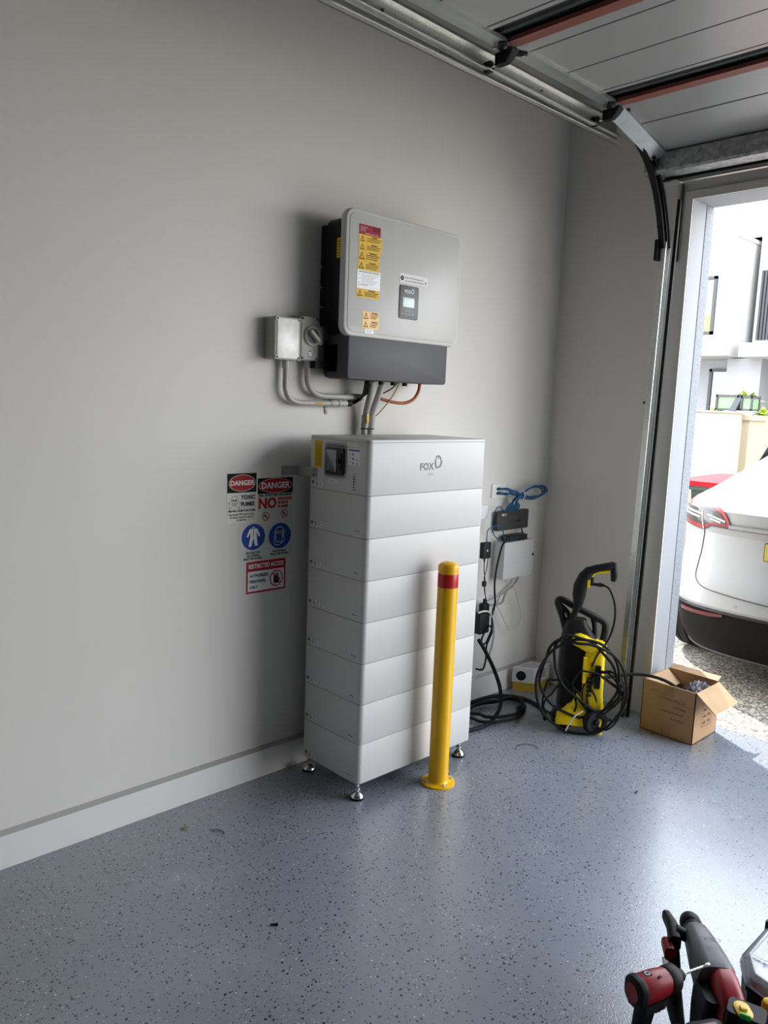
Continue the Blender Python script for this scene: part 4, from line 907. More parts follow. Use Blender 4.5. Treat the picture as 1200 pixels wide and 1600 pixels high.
# big loops of the high-pressure hose hung round the machine
def loop(cx, cz, rx, rz, a0, a1, n, yo, tilt=0.0, wob=0.008, sd=1):
    rnd = random.Random(sd); out = []
    for i in range(n):
        a = a0 + (a1 - a0) * i / (n - 1)
        q = rnd.uniform(-wob, wob)
        x_, z_ = (rx + q) * math.cos(a), (rz + q) * math.sin(a)
        out.append((cx + x_ * math.cos(tilt) - z_ * math.sin(tilt), yo + 0.02 * math.sin(a * 0.5), max(0.008, cz + x_ * math.sin(tilt) + z_ * math.cos(tilt))))
    return out
h1 = loop(-0.020, 0.250, 0.225, 0.245, 1.75, 1.75 + 2 * PI, 22, -0.135, 0, 0.004, 1)
h2 = loop(-0.03, 0.30, 0.195, 0.21, 1.75, 1.75 + 2 * PI, 20, -0.120, 0.3, 0.01, 2)
h3 = loop(0.00, 0.33, 0.13, 0.22, 1.7, 1.7 + 2 * PI, 18, -0.125, 0.6, 0.01, 3)
wcable('high_pressure_hose', 'black high-pressure hose looped in wide coils around the washer', 'hose', h1 + h2 + h3, 0.0072)
h4 = loop(0.11, 0.19, 0.085, 0.16, 0.5, 0.5 + 2 * PI, 16, -0.115, 0.0, 0.008, 4) + loop(0.12, 0.21, 0.07, 0.13, 0.5, 0.5 + 2 * PI, 16, -0.105, 0.4, 0.01, 5) + loop(0.09, 0.23, 0.09, 0.12, 0.5, 0.5 + 2 * PI, 16, -0.11, -0.5, 0.01, 6) + loop(0.07, 0.21, 0.10, 0.155, 0.5, 0.5 + 2 * PI, 16, -0.118, 0.8, 0.01, 7)
b = MB(M['rubber']); b.tube(h4, 0.0045); b.build('power_cord', pw, local=True)
h5 = loop(-0.12, 0.17, 0.085, 0.11, 0.5, 0.5 + 2 * PI, 14, -0.10, 0.3, 0.01, 8) + loop(-0.09, 0.14, 0.10, 0.10, 0.5, 0.5 + 1.6 * PI, 12, -0.11, 0.1, 0.01, 9)
b = MB(M['rubber']); b.tube(h5, 0.005); b.build('cord_loop', pw, local=True)
wcable('white_cable', 'short white cable across the foot of the washer', 'cable', [(0.0, -0.11, 0.125), (-0.035, -0.125, 0.105), (-0.065, -0.13, 0.06), (-0.08, -0.13, 0.02)], 0.004, 'whitecab')
cable('inlet_hose', 'black hose running from the washer into the open cardboard box', 'hose', [(0.66, 2.25, 0.26), (0.72, 2.33, 0.275), (0.79, 2.40, 0.285), (0.86, 2.44, 0.28), (0.92, 2.47, 0.262), (0.98, 2.50, 0.225)], 0.0085, 'rubber', n=10)

# ================================================================== CARDBOARD BOX
cbx = thing('cardboard_box', 'open brown cardboard box with raised flaps beside the door jamb', 'box', (0.953, 2.54, 0))
bx0, bx1, by0, by1, bh = 0.815, 1.100, 2.400, 2.672, 0.272
t_ = 0.004
b = MB([M['card'], M['card_in']])
b.box((bx0, by0, 0), (bx1, by1, t_)); b.box((bx0, by0, 0), (bx1, by0 + t_, bh)); b.box((bx0, by1 - t_, 0), (bx1, by1, bh)); b.box((bx0, by0, 0), (bx0 + t_, by1, bh)); b.box((bx1 - t_, by0, 0), (bx1, by1, bh))
body = b.build('box_body', cbx, smooth=0)
def flap(p, q, d, t, name='flap', lab=None):
    p, q, d = Vector(p), Vector(q), Vector(d); n = (q - p).cross(d).normalized() * t
    b = MB([M['card_in']]); V = [p, q, q + d, p + d]; b.add([tuple(k) for k in V] + [tuple(k + n) for k in V], [(0, 3, 2, 1), (4, 5, 6, 7), (0, 1, 5, 4), (1, 2, 6, 5), (2, 3, 7, 6), (3, 0, 4, 7)])
    return b.build(name, cbx, lab, smooth=0)
flap((bx1, by0 + 0.004, bh), (bx1, by1 - 0.004, bh), (0.098, 0.012, -0.085), 0.004, 'flap', 'right flap hanging outwards')
flap((bx0 + 0.01, by1 - 0.002, bh), (bx1 - 0.01, by1 - 0.002, bh), (0.0, 0.035, 0.018), 0.004, 'flap', 'back flap folded outwards')
flap((bx0 + 0.006, by0 + 0.01, bh - 0.002), (bx0 + 0.006, by1 - 0.01, bh - 0.002), (0.075, 0.0, -0.06), 0.003, 'flap', 'left flap folded in')
flap((bx0 + 0.008, by0 + 0.006, bh - 0.002), (bx1 - 0.008, by0 + 0.006, bh - 0.002), (0.0, 0.075, -0.10), 0.003, 'flap', 'front flap folded in')
b = MB([M['card_ink']], SIDE(0, 0, by0 - 0.0006))
rnd = random.Random(3)
for (xa, xb_, z, hh) in ((0.865, 0.935, 0.222, 0.006), (0.905, 1.045, 0.192, 0.016), (0.985, 1.043, 0.158, 0.014), (0.925, 1.043, 0.128, 0.015), (0.98, 1.043, 0.096, 0.014)):
    x = xa
    while x < xb_:
        wd = 0.0105 if hh > 0.01 else 0.006
        for k in range(5):
            if rnd.random() < 0.5: b.rect(x, z + hh * k / 5, x + wd * rnd.uniform(.6, 1), z + hh * k / 5 + hh * 0.1, 0, 0)
            else:
                xx = x + wd * rnd.random() * .8; b.rect(xx, z + hh * rnd.uniform(0, .4), xx + 0.0013, z + hh * rnd.uniform(.5, 1), 0, 0)
        x += wd * 1.3
b.build('box_print', cbx, 'faded printed characters', smooth=0)
b = MB([M['card_ink']], Matrix(((0, 0, 1, bx1 + 0.0006), (1, 0, 0, 0), (0, 1, 0, 0), (0, 0, 0, 1))))
ya, yb_ = 2.49, 2.60
for q in ((ya, 0.07, yb_, 0.073), (ya, 0.195, yb_, 0.198), (ya, 0.07, ya + 0.003, 0.198), (yb_ - 0.003, 0.07, yb_, 0.198)): b.rect(*q, 0, 0)
for k in range(6): b.rect(ya + 0.015 + 0.05 * (k % 2), 0.085 + 0.034 * (k // 2), ya + 0.045 + 0.05 * (k % 2), 0.097 + 0.034 * (k // 2), 0, 0)
b.build('box_print', cbx, 'printed symbol panel', smooth=0)
b = MB([mat('packing_tape', (0.36, 0.21, 0.10), 0.25)], SIDE(0, 0, by0 - 0.0004)); b.rect(0.935, 0.002, 0.985, 0.06, 0); b.build('packing_tape', cbx, smooth=0); b = MB(b.mats, b.T); b.rect(0.935, 0.215, 0.985, 0.270, 0); b.build('packing_tape', cbx, smooth=0)
# crumpled bag in the box
b = MB([M['plastic_dk']]); n_ = 14; vs = []
rnd = random.Random(5)
for i in range(n_):
    for j in range(n_):
        u_, v_ = i / (n_ - 1), j / (n_ - 1)
        vs.append((0.985 + 0.105 * u_, 2.43 + 0.22 * v_, 0.235 + 0.05 * math.sin(PI * u_) * math.sin(PI * v_) + rnd.uniform(-.014, .016)))
b.add(vs, [(i * n_ + j, (i + 1) * n_ + j, (i + 1) * n_ + j + 1, i * n_ + j + 1) for i in range(n_ - 1) for j in range(n_ - 1)])
b.add([(x, y, 0.006) for x, y in ((0.985, 2.43), (1.09, 2.43), (1.09, 2.65), (0.985, 2.65))] + [(x, y, 0.232) for x, y in ((0.985, 2.43), (1.09, 2.43), (1.09, 2.65), (0.985, 2.65))], [(0, 1, 5, 4), (1, 2, 6, 5), (2, 3, 7, 6), (3, 0, 4, 7), (0, 3, 2, 1)])
tag(b.build('crumpled_bag', smooth=25), 'dark crumpled plastic bag showing in the open cardboard box', 'bag')

# ================================================================== DOOR TRACK
XT = 0.655
tk = thing('door_track', 'galvanised steel garage door track running up the jamb and overhead', 'door track', (XT, 2.45, 0))
def track_path(off=0.0):
    """centre line in (y,z): vertical leg, bend, horizontal leg"""
    pts = [(2.43 - off * 0, 0.05)]
    pts = []
    for k in range(11): pts.append((2.475, 0.05 + 2.44 * k / 10))
    return pts
# vertical leg: C-channel opening towards the doorway
b = MB([M['steel'], M['rubber']])
def chan(b, loops_yz, wx=0.032, d=0.026, mi=0, x=XT):
    """sweep a C profile along a (y,z) path; back of the C faces -x"""
    P = [Vector(q) if len(q) == 3 else Vector((x, q[0], q[1])) for q in loops_yz]
    loops = []
    for i, p in enumerate(P):
        dd = (P[min(i + 1, len(P) - 1)] - P[max(i - 1, 0)]).normalized()
        nn = Vector((1, 0, 0)).cross(dd)       # in-plane normal
        prof = [(0.030, -d), (0, -d), (0, d), (0.030, d), (0.030, d - 0.006), (0.027, d - 0.006), (0.027, d - 0.003), (0.003, d - 0.003), (0.003, -d + 0.003), (0.027, -d + 0.003), (0.027, -d + 0.010), (0.030, -d + 0.010)]
        loops.append([tuple(p + Vector((a, 0, 0)) + nn * c) for a, c in prof])
    b.loft(loops, mi)
chan(b, [(XT, 2.455, 0.0), (XT + 0.018, 2.452, 1.2), (XT + 0.045, 2.435, 2.49)])
for z in (0.9, 1.7): b.cyl((XT + 0.006, 2.46, z), (XT - 0.004, 2.46, z), 0.006, 1, 8)
b.build('vertical_rail', tk)
b = MB([M['steel']]); chan(b, [(2.04, 2.935), (1.6, 2.935), (1.0, 2.940), (0.0, 2.95), (-1.5, 2.96)], d=0.033, x=0.628)
for y in (0.55, 1.45): b.cyl((0.631, y, 2.94), (0.640, y, 2.94), 0.007, 0, 10)
b.build('horizontal_rail', tk)
b = MB([M['rubber'], M['steel']])
arc = [(p.x, p.y) for p in spline([(2.00, 2.925, 0), (2.08, 2.905, 0), (2.16, 2.865, 0), (2.24, 2.805, 0), (2.31, 2.72, 0), (2.365, 2.62, 0), (2.405, 2.52, 0), (2.42, 2.46, 0)], 2)]
XA = XT + 0.040
chan(b, arc, d=0.020, mi=0, x=XA)
b.tube([(XA + 0.040, y + 0.015, z) for y, z in arc[5:]], 0.007, 0, 8, 2)
for i in range(1, len(arc) - 1, 2): b.box((XA - 0.006, arc[i][0] - 0.010, arc[i][1] - 0.010), (XA + 0.002, arc[i][0] + 0.010, arc[i][1] + 0.010), 0)
b.box((XA - 0.014, 2.385, 2.40), (XA + 0.002, 2.415, 2.50), 0)
b.build('curved_rail', tk, 'black curved section at the top of the upright')
b = MB([M['steel']])
b.box((XT + 0.045, 2.545, 2.42), (XT + 0.050, YF, 2.80)); b.box((XT + 0.020, 2.580, 2.42), (XT + 0.050, YF, 2.80))
b.build('mounting_angle', tk)
b = MB([M['rubber'], M['steel']]); b.loft([[(x + q, 2.475, z), (x + 0.016 + q, 2.475, z), (x + 0.016 + q, 2.488, z), (x + q, 2.488, z)] for q, z in ((0, 0), (0.045, 2.70)) for x in (XT + 0.036,)], 0); b.build('side_seal', tk, 'dark weather seal strip beside the rail')
# outer angle above horizontal rail
b = MB([M['steel']]); b.box((0.606, -1.5, 2.888), (0.610, 2.08, 2.925)); b.box((0.606, -1.5, 2.888), (0.632, 2.10, 2.892)); b.build('support_angle', tk)

# ================================================================== RAISED SECTIONAL DOOR
gd = thing('garage_door', 'raised grey sectional garage door with red strips overhead', 'garage door', (0.72, 1.84, 2.97))
def tilt(y):            # underside height of the open door
    if y <= 1.84: return 2.968 + 0.004 * (1.84 - y) * 0
    return 2.968 - (y - 1.84) * 0.23
joints = [-0.41, 0.34, 1.09, 1.84, 2.34]
DX0, DX1 = 0.72, 5.66
for k in range(4):
    ya, yb_ = joints[k], joints[k + 1]
    b = MB([M['panel'], M['groove'], M['dkrib']])
    za, zb = tilt(ya), tilt(yb_)
    def seg(y): return za + (zb - za) * (y - ya) / (yb_ - ya)
    # profile across the panel (y, z), extruded along x
    prof = [(ya, 0)]
    stops = [ya + 0.08, ya + 0.33, ya + 0.575] if yb_ - ya > 0.6 else [ya + 0.17]
    for s_ in stops: prof += [(s_, 0), (s_ + 0.004, 0.006), (s_ + 0.008, 0)]
    if yb_ - ya > 0.6:
        e = yb_ - 0.145
        prof += [(e, 0), (e + 0.03, 0.020), (e + 0.05, 0.022), (e + 0.055, 0.012), (e + 0.075, 0.012), (e + 0.08, 0.022), (yb_ - 0.055, 0.022)]
    prof += [(yb_, 0 if yb_ - ya < 0.6 else 0.022)]
    low = [(y, seg(y) + dz_) for y, dz_ in prof]; up = [(y, seg(y) + 0.045) for y, _ in reversed(prof)]
    T = Matrix(((0, 0, 1, 0), (1, 0, 0, 0), (0, 1, 0, 0), (0, 0, 0, 1)))
    b.loft([[(x, y, z) for y, z in low + up] for x in (DX0, DX1)], 0)
    n_ = len(low)
    # colour the rib channel dark
    cnt = len(low + up)
    for j in range(n_ - 1):
        yy = low[j][0]
        if yb_ - ya > 0.6 and yy >= yb_ - 0.146: b.mi[j] = 2
        elif abs(low[j][1] - seg(low[j][0])) > 1e-5 or abs(low[j + 1][1] - seg(low[j + 1][0])) > 1e-5: b.mi[j] = 1
    pn = b.build('door_panel', gd, smooth=0)
    # red strip at the joint
    if k < 3:
        b = MB([M['red_strip'], M['dkrib']]); y = yb_
        b.box((DX0 + 0.055, y - 0.052, tilt(y) - 0.012), (DX1, y - 0.030, tilt(y) + 0.004)); b.box((DX0 + 0.055, y - 0.026, tilt(y) - 0.010), (DX1, y + 0.004, tilt(y) + 0.004)); b.box((DX0 + 0.05, y - 0.030, tilt(y) - 0.007), (DX1, y - 0.026, tilt(y) + 0.002), 1)
        b.build('joint_strip', gd, 'rust red strip along the panel joint', smooth=0)
    # end stile
    b = MB([M['stile']]); ins = 0.035 if k == 3 else 0.0
    b.loft([[(DX0 - 0.006, y, seg(y) - 0.012 - ins), (DX0 + 0.052, y, seg(y) - 0.012), (DX0 + 0.052, y, seg(y) + 0.002), (DX0 - 0.006, y, seg(y) + 0.05)] for y in (ya + 0.002, yb_ - 0.002)]); b.build('end_stile', gd, 'grey steel end plate', smooth=0)
for y in joints[1:4]:
    z = tilt(y) - 0.012
    b = MB([M['rubber'], M['steel']])
    b.slab(0.075, 0.032, 0.006, 0.012, 0.002, 0, T=Matrix.Translation((DX0 + 0.025, y - 0.045, z)) @ Matrix.Rotation(PI, 4, 'X') @ Matrix.Rotation(0.9, 4, 'Z'))
    b.slab(0.085, 0.040, 0.006, 0.014, 0.002, 0, T=Matrix.Translation((DX0 + 0.025, y + 0.035, z)) @ Matrix.Rotation(PI, 4, 'X') @ Matrix.Rotation(-0.9, 4, 'Z'))
    b.loft([rr(DX0 + 0.01, y, 0.085, 0.045, 0.008, z - 0.006), rr(DX0 + 0.0, y, 0.07, 0.038, 0.008, z - 0.03), rr(DX0 - 0.01, y, 0.05, 0.03, 0.006, z - 0.045)], 0)
    for dx, dy in ((0.005, -0.065), (0.035, -0.045), (0.045, 0.055)): b.cyl((DX0 + dx, y + dy, z - 0.004), (DX0 + dx, y + dy, z - 0.013), 0.0065, 1, 6)
    hg = b.build('hinge', gd, 'black hinge bracket')
    b = MB([M['blackpl'], M['chrome']]); b.cyl((0.632, y, z - 0.036), (0.657, y, z - 0.036), 0.021, 0, 18); b.cyl((0.655, y, z - 0.036), (DX0 + 0.01, y, z - 0.036), 0.005, 1, 10); b.build('roller', hg)
b = MB([M['galv']])
bz = 2.775
b.loft([[(x, 2.255, bz), (x, 2.350, bz), (x, 2.352, bz + 0.004), (x, 2.330, bz + 0.006), (x, 2.322, bz + 0.075), (x, 2.262, bz + 0.090), (x, 2.250, bz + 0.088), (x, 2.250, bz + 0.012)] for x in (0.668, DX1)])
b.build('stiffening_beam', gd, 'spangled galvanised beam across the door end', smooth=20)
b = MB([M['steel'], M['blackpl']]); b.box((0.70, 2.385, 2.756), (DX1, 2.405, 2.764)); b.box((0.72, 2.36, 2.764), (DX1, 2.38, 2.778), 1); b.box((0.70, 2.34, 2.752), (0.79, 2.41, 2.758)); b.cyl((0.66, 2.36, 2.765), (0.76, 2.36, 2.765), 0.008, 1, 10); b.build('bottom_seal', gd, smooth=20)

# ================================================================== OUTSIDE: CAR
PR = [(.13, 3.62, .86, 7.8), (.16, 3.50, .915, 7.9), (.25, 3.41, .945, 8.0), (.35, 3.36, .958, 8.08), (.46, 3.34, .965, 8.1), (.50, 3.31, .968, 8.1), (.60, 3.32, .968, 8.05), (.80, 3.38, .96, 7.95), (.93, 3.40, .95, 7.4), (1.00, 3.36, .935, 7.1), (1.08, 3.34, .90, 6.9), (1.12, 3.38, .865, 6.75), (1.2, 3.68, .81, 6.65), (1.35, 4.2, .73, 6.45), (1.5, 4.75, .66, 6.25), (1.58, 5.3, .58, 6.15), (1.62, 5.9, .42, 6.0)]
CX, NE = 1.19, 4.5
def interp(z, k):
    if z <= PR[0][0]: return PR[0][k]
    for a, c in zip(PR[:-1], PR[1:]):
        if z <= c[0]:
            t = (z - a[0]) / (c[0] - a[0]); return a[k] * (1 - t) + c[k] * t
    return PR[-1][k]
def yrear(x, z):
    yr, w_, yf = interp(z, 1), interp(z, 2), interp(z, 3)
    t = min(abs(x - CX) / w_, 0.9995)
    return (yf + yr) / 2 - (yf - yr) / 2 * (1 - t ** NE) ** (1 / NE)
car = thing('car', 'white hatchback car on the driveway with its rear facing the garage', 'car', (CX, 5.7, -0.018))
def outline(z, grow=0.0, n=96):
    yr, w_, yf = interp(z, 1), interp(z, 2) + grow, interp(z, 3)
    out = []
    for i in range(n):
        a = 2 * PI * i / n
        c_, s_ = math.cos(a), math.sin(a)
        out.append((CX + w_ * math.copysign(abs(c_) ** (2 / NE), c_), (yr + yf) / 2 + ((yf - yr) / 2 + grow) * math.copysign(abs(s_) ** (2 / NE), s_), z))
    return out
zs = [.46, .48, .50, .55, .60, .66, .72, .80, .86, .93, .97, 1.0, 1.04, 1.08, 1.10, 1.12, 1.15, 1.2, 1.27, 1.35, 1.42, 1.5, 1.55, 1.58, 1.605, 1.62]
b = MB(M['carpaint']); b.loft([outline(z) for z in zs]); b.build('body', car, smooth=35)
b = MB(M['carblack']); b.loft([outline(z, -0.004 if z > .4 else 0) for z in (.13, .16, .20, .25, .30, .35, .40, .46, .475)]); b.build('lower_bumper', car, 'black lower bumper and sills', smooth=35)
def patch(xa, xb_, lo, hi, m_, name, off=0.006, nx=24, nz=6, lab=None, parent=car):
    b = MB(m_); vs = []
    for i in range(nx + 1):
        x = xa + (xb_ - xa) * i / nx
        l_, h_ = lo(x), hi(x)
        for j in range(nz + 1):
            z = l_ + (h_ - l_) * j / nz
            vs.append((x, yrear(x, z) - off, z))
    k = len(vs)
    # thickness: back layer
    vs += [(x, y + off + 0.004, z) for x, y, z in vs]
    fs = [(i * (nz + 1) + j, (i + 1) * (nz + 1) + j, (i + 1) * (nz + 1) + j + 1, i * (nz + 1) + j + 1) for i in range(nx) for j in range(nz)]
    rim = [i * (nz + 1) for i in range(nx + 1)] + [nx * (nz + 1) + j for j in range(1, nz + 1)] + [i * (nz + 1) + nz for i in range(nx - 1, -1, -1)] + [j for j in range(nz - 1, 0, -1)]
    for a, c in zip(rim, rim[1:] + rim[:1]): fs.append((a, a + k, c + k, c))
    b.add(vs, fs); return b.build(name, parent, lab, smooth=50)
def lerp(pts):
    def f(x):
        if x <= pts[0][0]: return pts[0][1]
        for a, c in zip(pts[:-1], pts[1:]):
            if x <= c[0]: return a[1] + (c[1] - a[1]) * (x - a[0]) / (c[0] - a[0])
        return pts[-1][1]
    return f
def tail_lamp(sg):
    X = lambda v: CX + sg * (v - CX)
    def mk(lo, hi): 
        L = sorted([(X(a), c) for a, c in lo]); H = sorted([(X(a), c) for a, c in hi]); return lerp(L), lerp(H)
    lo, hi = mk([(.24, .985), (.45, .966), (.60, .950), (.66, .985), (.79, .985)], [(.24, 1.04), (.30, 1.085), (.45, 1.125), (.60, 1.125), (.70, 1.108), (.76, 1.075), (.79, 1.0)])
    xs = sorted((X(.24), X(.79)))
    tl = patch(*xs, lo, hi, M['tail_red'], 'tail_lamp', 0.010, lab='wide red tail lamp')
    lo, hi = mk([(.36, 1.000), (.60, .975), (.66, .999), (.765, .997)], [(.36, 1.075), (.55, 1.10), (.68, 1.088), (.735, 1.060), (.765, 1.005)])
    xs = sorted((X(.36), X(.765)))
    patch(*xs, lo, hi, M['tail_dk'], 'lamp_lens', 0.014, lab='smoked inner lens', parent=tl)
    for (xa, xb_, za, zb) in ((.42, .60, 1.062, 1.048), (.64, .76, 1.052, 1.020), (.42, .58, 1.040, 1.026), (.66, .73, 1.027, 1.010)):
        lo, hi = mk([(xa, za - .006), (xb_, zb - .006)], [(xa, za + .004), (xb_, zb + .004)]); xs = sorted((X(xa), X(xb_)))
        patch(*xs, lo, hi, M['white'], 'lamp_strip', 0.017, 8, 2, parent=tl)
    lo, hi = mk([(.605, .95), (.61, .95)], [(.605, 1.128), (.61, 1.128)]); xs = sorted((X(.600), X(.605)))
    patch(*xs, lo, hi, M['white'], 'lamp_divider', 0.017, 2, 6, parent=tl)
    lo, hi = mk([(.24, .978), (.45, .958), (.60, .941), (.66, .976), (.80, .972)], [(.24, .986), (.45, .967), (.60, .951), (.66, .986), (.80, .986)]); xs = sorted((X(.24), X(.80)))
    patch(*xs, lo, hi, M['carseam'], 'lamp_edge', 0.008, 24, 1, parent=tl)
tail_lamp(1); tail_lamp(-1)
def mirrored(xa, xb_, lo, hi, m_, name, off, lab=None, nz=3):
    for sg in (1, -1):
        X = lambda v: CX + sg * (v - CX)
        xs = sorted((X(xa), X(xb_)))
        patch(*xs, lambda x: lo(X(x)), lambda x: hi(X(x)), m_, name, off, 16, nz, lab)
mirrored(.47, .80, lerp([(.47, .408), (.72, .425), (.80, .440)]), lerp([(.47, .432), (.80, .455)]), M['refl_red'], 'reflector', 0.006, 'dark red bumper reflector')
# panel gaps of the tailgate
gap = [(.600, .945), (.598, .84), (.590, .72), (.592, .66), (.62, .62), (.68, .598), (.80, .586), (.95, .575), (1.17, .565)]
for sg in (1, -1):
    b = MB(M['carseam']); P = spline([(CX + sg * (x - CX), yrear(x, z) - 0.001, z) for x, z in gap], 6)
    b.tube([(p.x, yrear(p.x, p.z) - 0.001, p.z) for p in P], 0.0035, n=6, smooth=1); b.build('panel_gap', car)
b = MB(M['carseam']); b.tube([(x, yrear(x, .975) - 0.002, .975 + 0.0 * x) for x in [.80 + i * .037 for i in range(21)]], 0.0035, n=6, smooth=1); b.build('panel_gap', car)
patch(.78, 1.56, lambda x: .978, lambda x: 1.000, M['carpaint'], 'spoiler_crease', 0.014, nz=2)
for sg in (1, -1):
    b = MB(M['carpaint']); x = CX + sg * (0.88 - CX); y = yrear(x, .53); b.cyl((x, y + .004, .53), (x, y - .003, .53), 0.010, 0, 14); b.build('parking_sensor', car)
    b = MB(M['carpaint']); x = CX + sg * (0.44 - CX); y = yrear(x, .56); b.cyl((x + .003, y + .004, .56), (x - .002, y - .003, .56), 0.010, 0, 14); b.build('parking_sensor', car)
# lip around lower bumper
b = MB(M['blacksat']); b.tube([tuple(Vector(p)) for p in outline(.47, 0.004)], 0.009, n=6, smooth=1, closed=True); b.build('bumper_trim', car)
b = MB(M['dkgrey']); b.tube([(x, yrear(x, .16 + .0) - 0.004, .17) for x in [CX - .80 + i * .05 for i in range(33)]], 0.010, n=6, smooth=2); b.build('bumper_trim', car, 'thin grey lower lip')
# number plate
pl = MB([M['plate'], M['black']]); Tpl = SIDE(CX, 0.875, 3.352)
pl.slab(0.372, 0.107, 0.008, 0.008, 0.002, 1, T=Tpl); pl.slab(0.362, 0.098, 0.002, 0.006, 0.0005, 0, T=Tpl, z0=0.0085)
npo = pl.build('number_plate', car, 'yellow number plate in black surround')
b = MB([M['black']], Tpl)
for k in range(1): 
    x = -0.15 + k * 0.052 + (0.02 if k > 2 else 0); b.rect(x, -0.032, x + 0.012, 0.032, 0.012, 0); b.rect(x, 0.022, x + 0.034, 0.032, 0.012, 0); b.rect(x + 0.022 * (k % 2), -0.005, x + 0.034, 0.004, 0.012, 0)
b.build('plate_characters', npo, smooth=0)
# glass
patch(.62, 1.72, lambda x: 1.225, lambda x: 1.50, M['glass'], 'rear_window', 0.006, 20, 8, 'tinted rear window')
for s_ in (1, -1):
    b = MB(M['glass']); b.loft([[(CX + s_ * (interp(z, 2) + 0.004), y, z) for y in (4.6, 4.9, 5.3, 5.7, 6.0)] for z in (1.18, 1.3, 1.45, 1.52)], 0, False, False, close=False); b.build('side_window', car)
for (x, y) in ((.345, 4.20), (CX * 2 - .345, 4.20), (.345, 7.05), (CX * 2 - .345, 7.05)):
    Tq = Matrix.Translation((x, y, 0.335)) @ Matrix.Rotation(PI / 2, 4, 'Y')
    b = MB([M['rubber'], M['chrome']], Tq)
    b.lathe([(0.24, -0.12), (0.33, -0.125), (0.348, -0.110), (0.351, -0.08), (0.345, -0.078), (0.345, -0.070), (0.352, -0.068), (0.352, -0.022), (0.346, -0.020), (0.346, -0.012), (0.352, -0.010), (0.352, 0.030), (0.346, 0.032), (0.346, 0.040), (0.352, 0.042), (0.351, 0.08), (0.348, 0.110), (0.33, 0.125), (0.24, 0.12)], 0, 48)
    wl = b.build('tyre', car)
    b = MB([M['dkgrey']], Tq); b.lathe([(0.238, -0.10), (0.238, -0.05), (0.20, -0.06), (0.05, -0.08), (0.02, -0.10)], 0, 30); b.lathe([(0.02, 0.10), (0.05, 0.08), (0.20, 0.06), (0.238, 0.05), (0.238, 0.10)], 0, 30); b.build('wheel_rim', wl)

# ================================================================== OUTSIDE: BIN, WALL, PLANTER, HOUSE
wb = thing('wheelie_bin', 'dark green wheelie bin with red lid behind the parked car', 'bin', (-0.42, 6.3, -0.018))
b = MB(M['bin_green']); b.loft([rr(-0.42, 6.3, 0.46, 0.50, 0.04, 0.03), rr(-0.42, 6.3, 0.56, 0.64, 0.05, 0.93), rr(-0.42, 6.3, 0.60, 0.68, 0.05, 0.935), rr(-0.42, 6.3, 0.60, 0.68, 0.05, 0.975)]); b.box((-0.60, 6.0, 0.86), (-0.24, 5.965, 0.90)); b.build('bin_body', wb)
b = MB(M['bin_red']); b.loft([rr(-0.42, 6.3, 0.62, 0.70, 0.05, 0.975), rr(-0.42, 6.3, 0.63, 0.71, 0.05, 1.02), rr(-0.42, 6.31, 0.58, 0.64, 0.05, 1.05), rr(-0.42, 6.32, 0.40, 0.44, 0.05, 1.075)]); b.box((-0.62, 6.62, 1.0), (-0.22, 6.68, 1.06)); b.build('bin_lid', wb, 'bright red lid')
b = MB(M['white_lbl'], SIDE(-0.42, 0.82, 5.985)); b.text('COUNCIL', 0, 0.05, 0.05, 0.0, 0, 0.02); b = None
for sx in (-0.26, 0.26):
    b = MB(M['rubber'], Matrix.Translation((-0.42 + sx, 6.52, 0.085)) @ Matrix.Rotation(PI / 2, 4, 'Y')); b.lathe([(0.05, -0.03), (0.10, -0.03), (0.10, 0.03), (0.05, 0.03)], n=24); b.build('bin_wheel', wb)
# boundary wall, running along the driveway
bw = thing('boundary_wall', 'pale rendered boundary wall with pillar along the driveway', 'wall', (-1.4, 7.0, -0.018))
b = MB([M['fence']]); b.box((-1.50, 3.4, -0.02), (-1.30, 8.55, 1.68)); b.box((-1.52, 3.4, 1.68), (-1.28, 8.55, 1.70)); b.build('wall_panel', bw)
b = MB([M['fence2']]); b.box((-1.55, 8.55, -0.02), (-1.22, 9.05, 1.66)); b.box((-1.58, 8.52, 1.60), (-1.19, 9.08, 1.665)); b.build('pillar', bw, 'cream pillar at the wall end')
bw2 = thing('garden_wall', 'cream rendered wall beyond the pillar behind the white car', 'wall', (2.0, 10.6, -0.018))
b = MB([M['fence2']]); b.box((-1.9, 10.5, -0.02), (9.0, 10.72, 1.62)); b.build('wall_panel', bw2)
# lantern planters on the wall with leaves
def planter(x, y, z, w_, h_, label, leaves):
    p = thing('glass_planter', label, 'planter', (x, y, z))
    b = MB([M['greenglass']]); b.box((x - w_ / 2 + .01, y - .11, z + .01), (x + w_ / 2 - .01, y + .11, z + h_ - .01)); b.build('glass_tank', p, 'green tinted glass')
    b = MB([M['winframe']])
    b.box((x - w_ / 2, y - .13, z), (x + w_ / 2, y + .13, z + .02)); b.box((x - w_ / 2, y - .13, z + h_ - .03), (x + w_ / 2, y + .13, z + h_))
    for sx in (-1, 1):
        for sy in (-1, 1): b.box((x + sx * (w_ / 2 - .01) - .012, y + sy * .118 - .012, z), (x + sx * (w_ / 2 - .01) + .012, y + sy * .118 + .012, z + h_))
    b.build('frame', p)
    return p
planter(-1.74, 9.2, 1.72, 0.30, 0.20, 'green glass tank planter on the boundary wall, wider of two', 5)
planter(-1.49, 9.2, 1.72, 0.15, 0.19, 'narrow green glass tank beside the wider planter', 2)
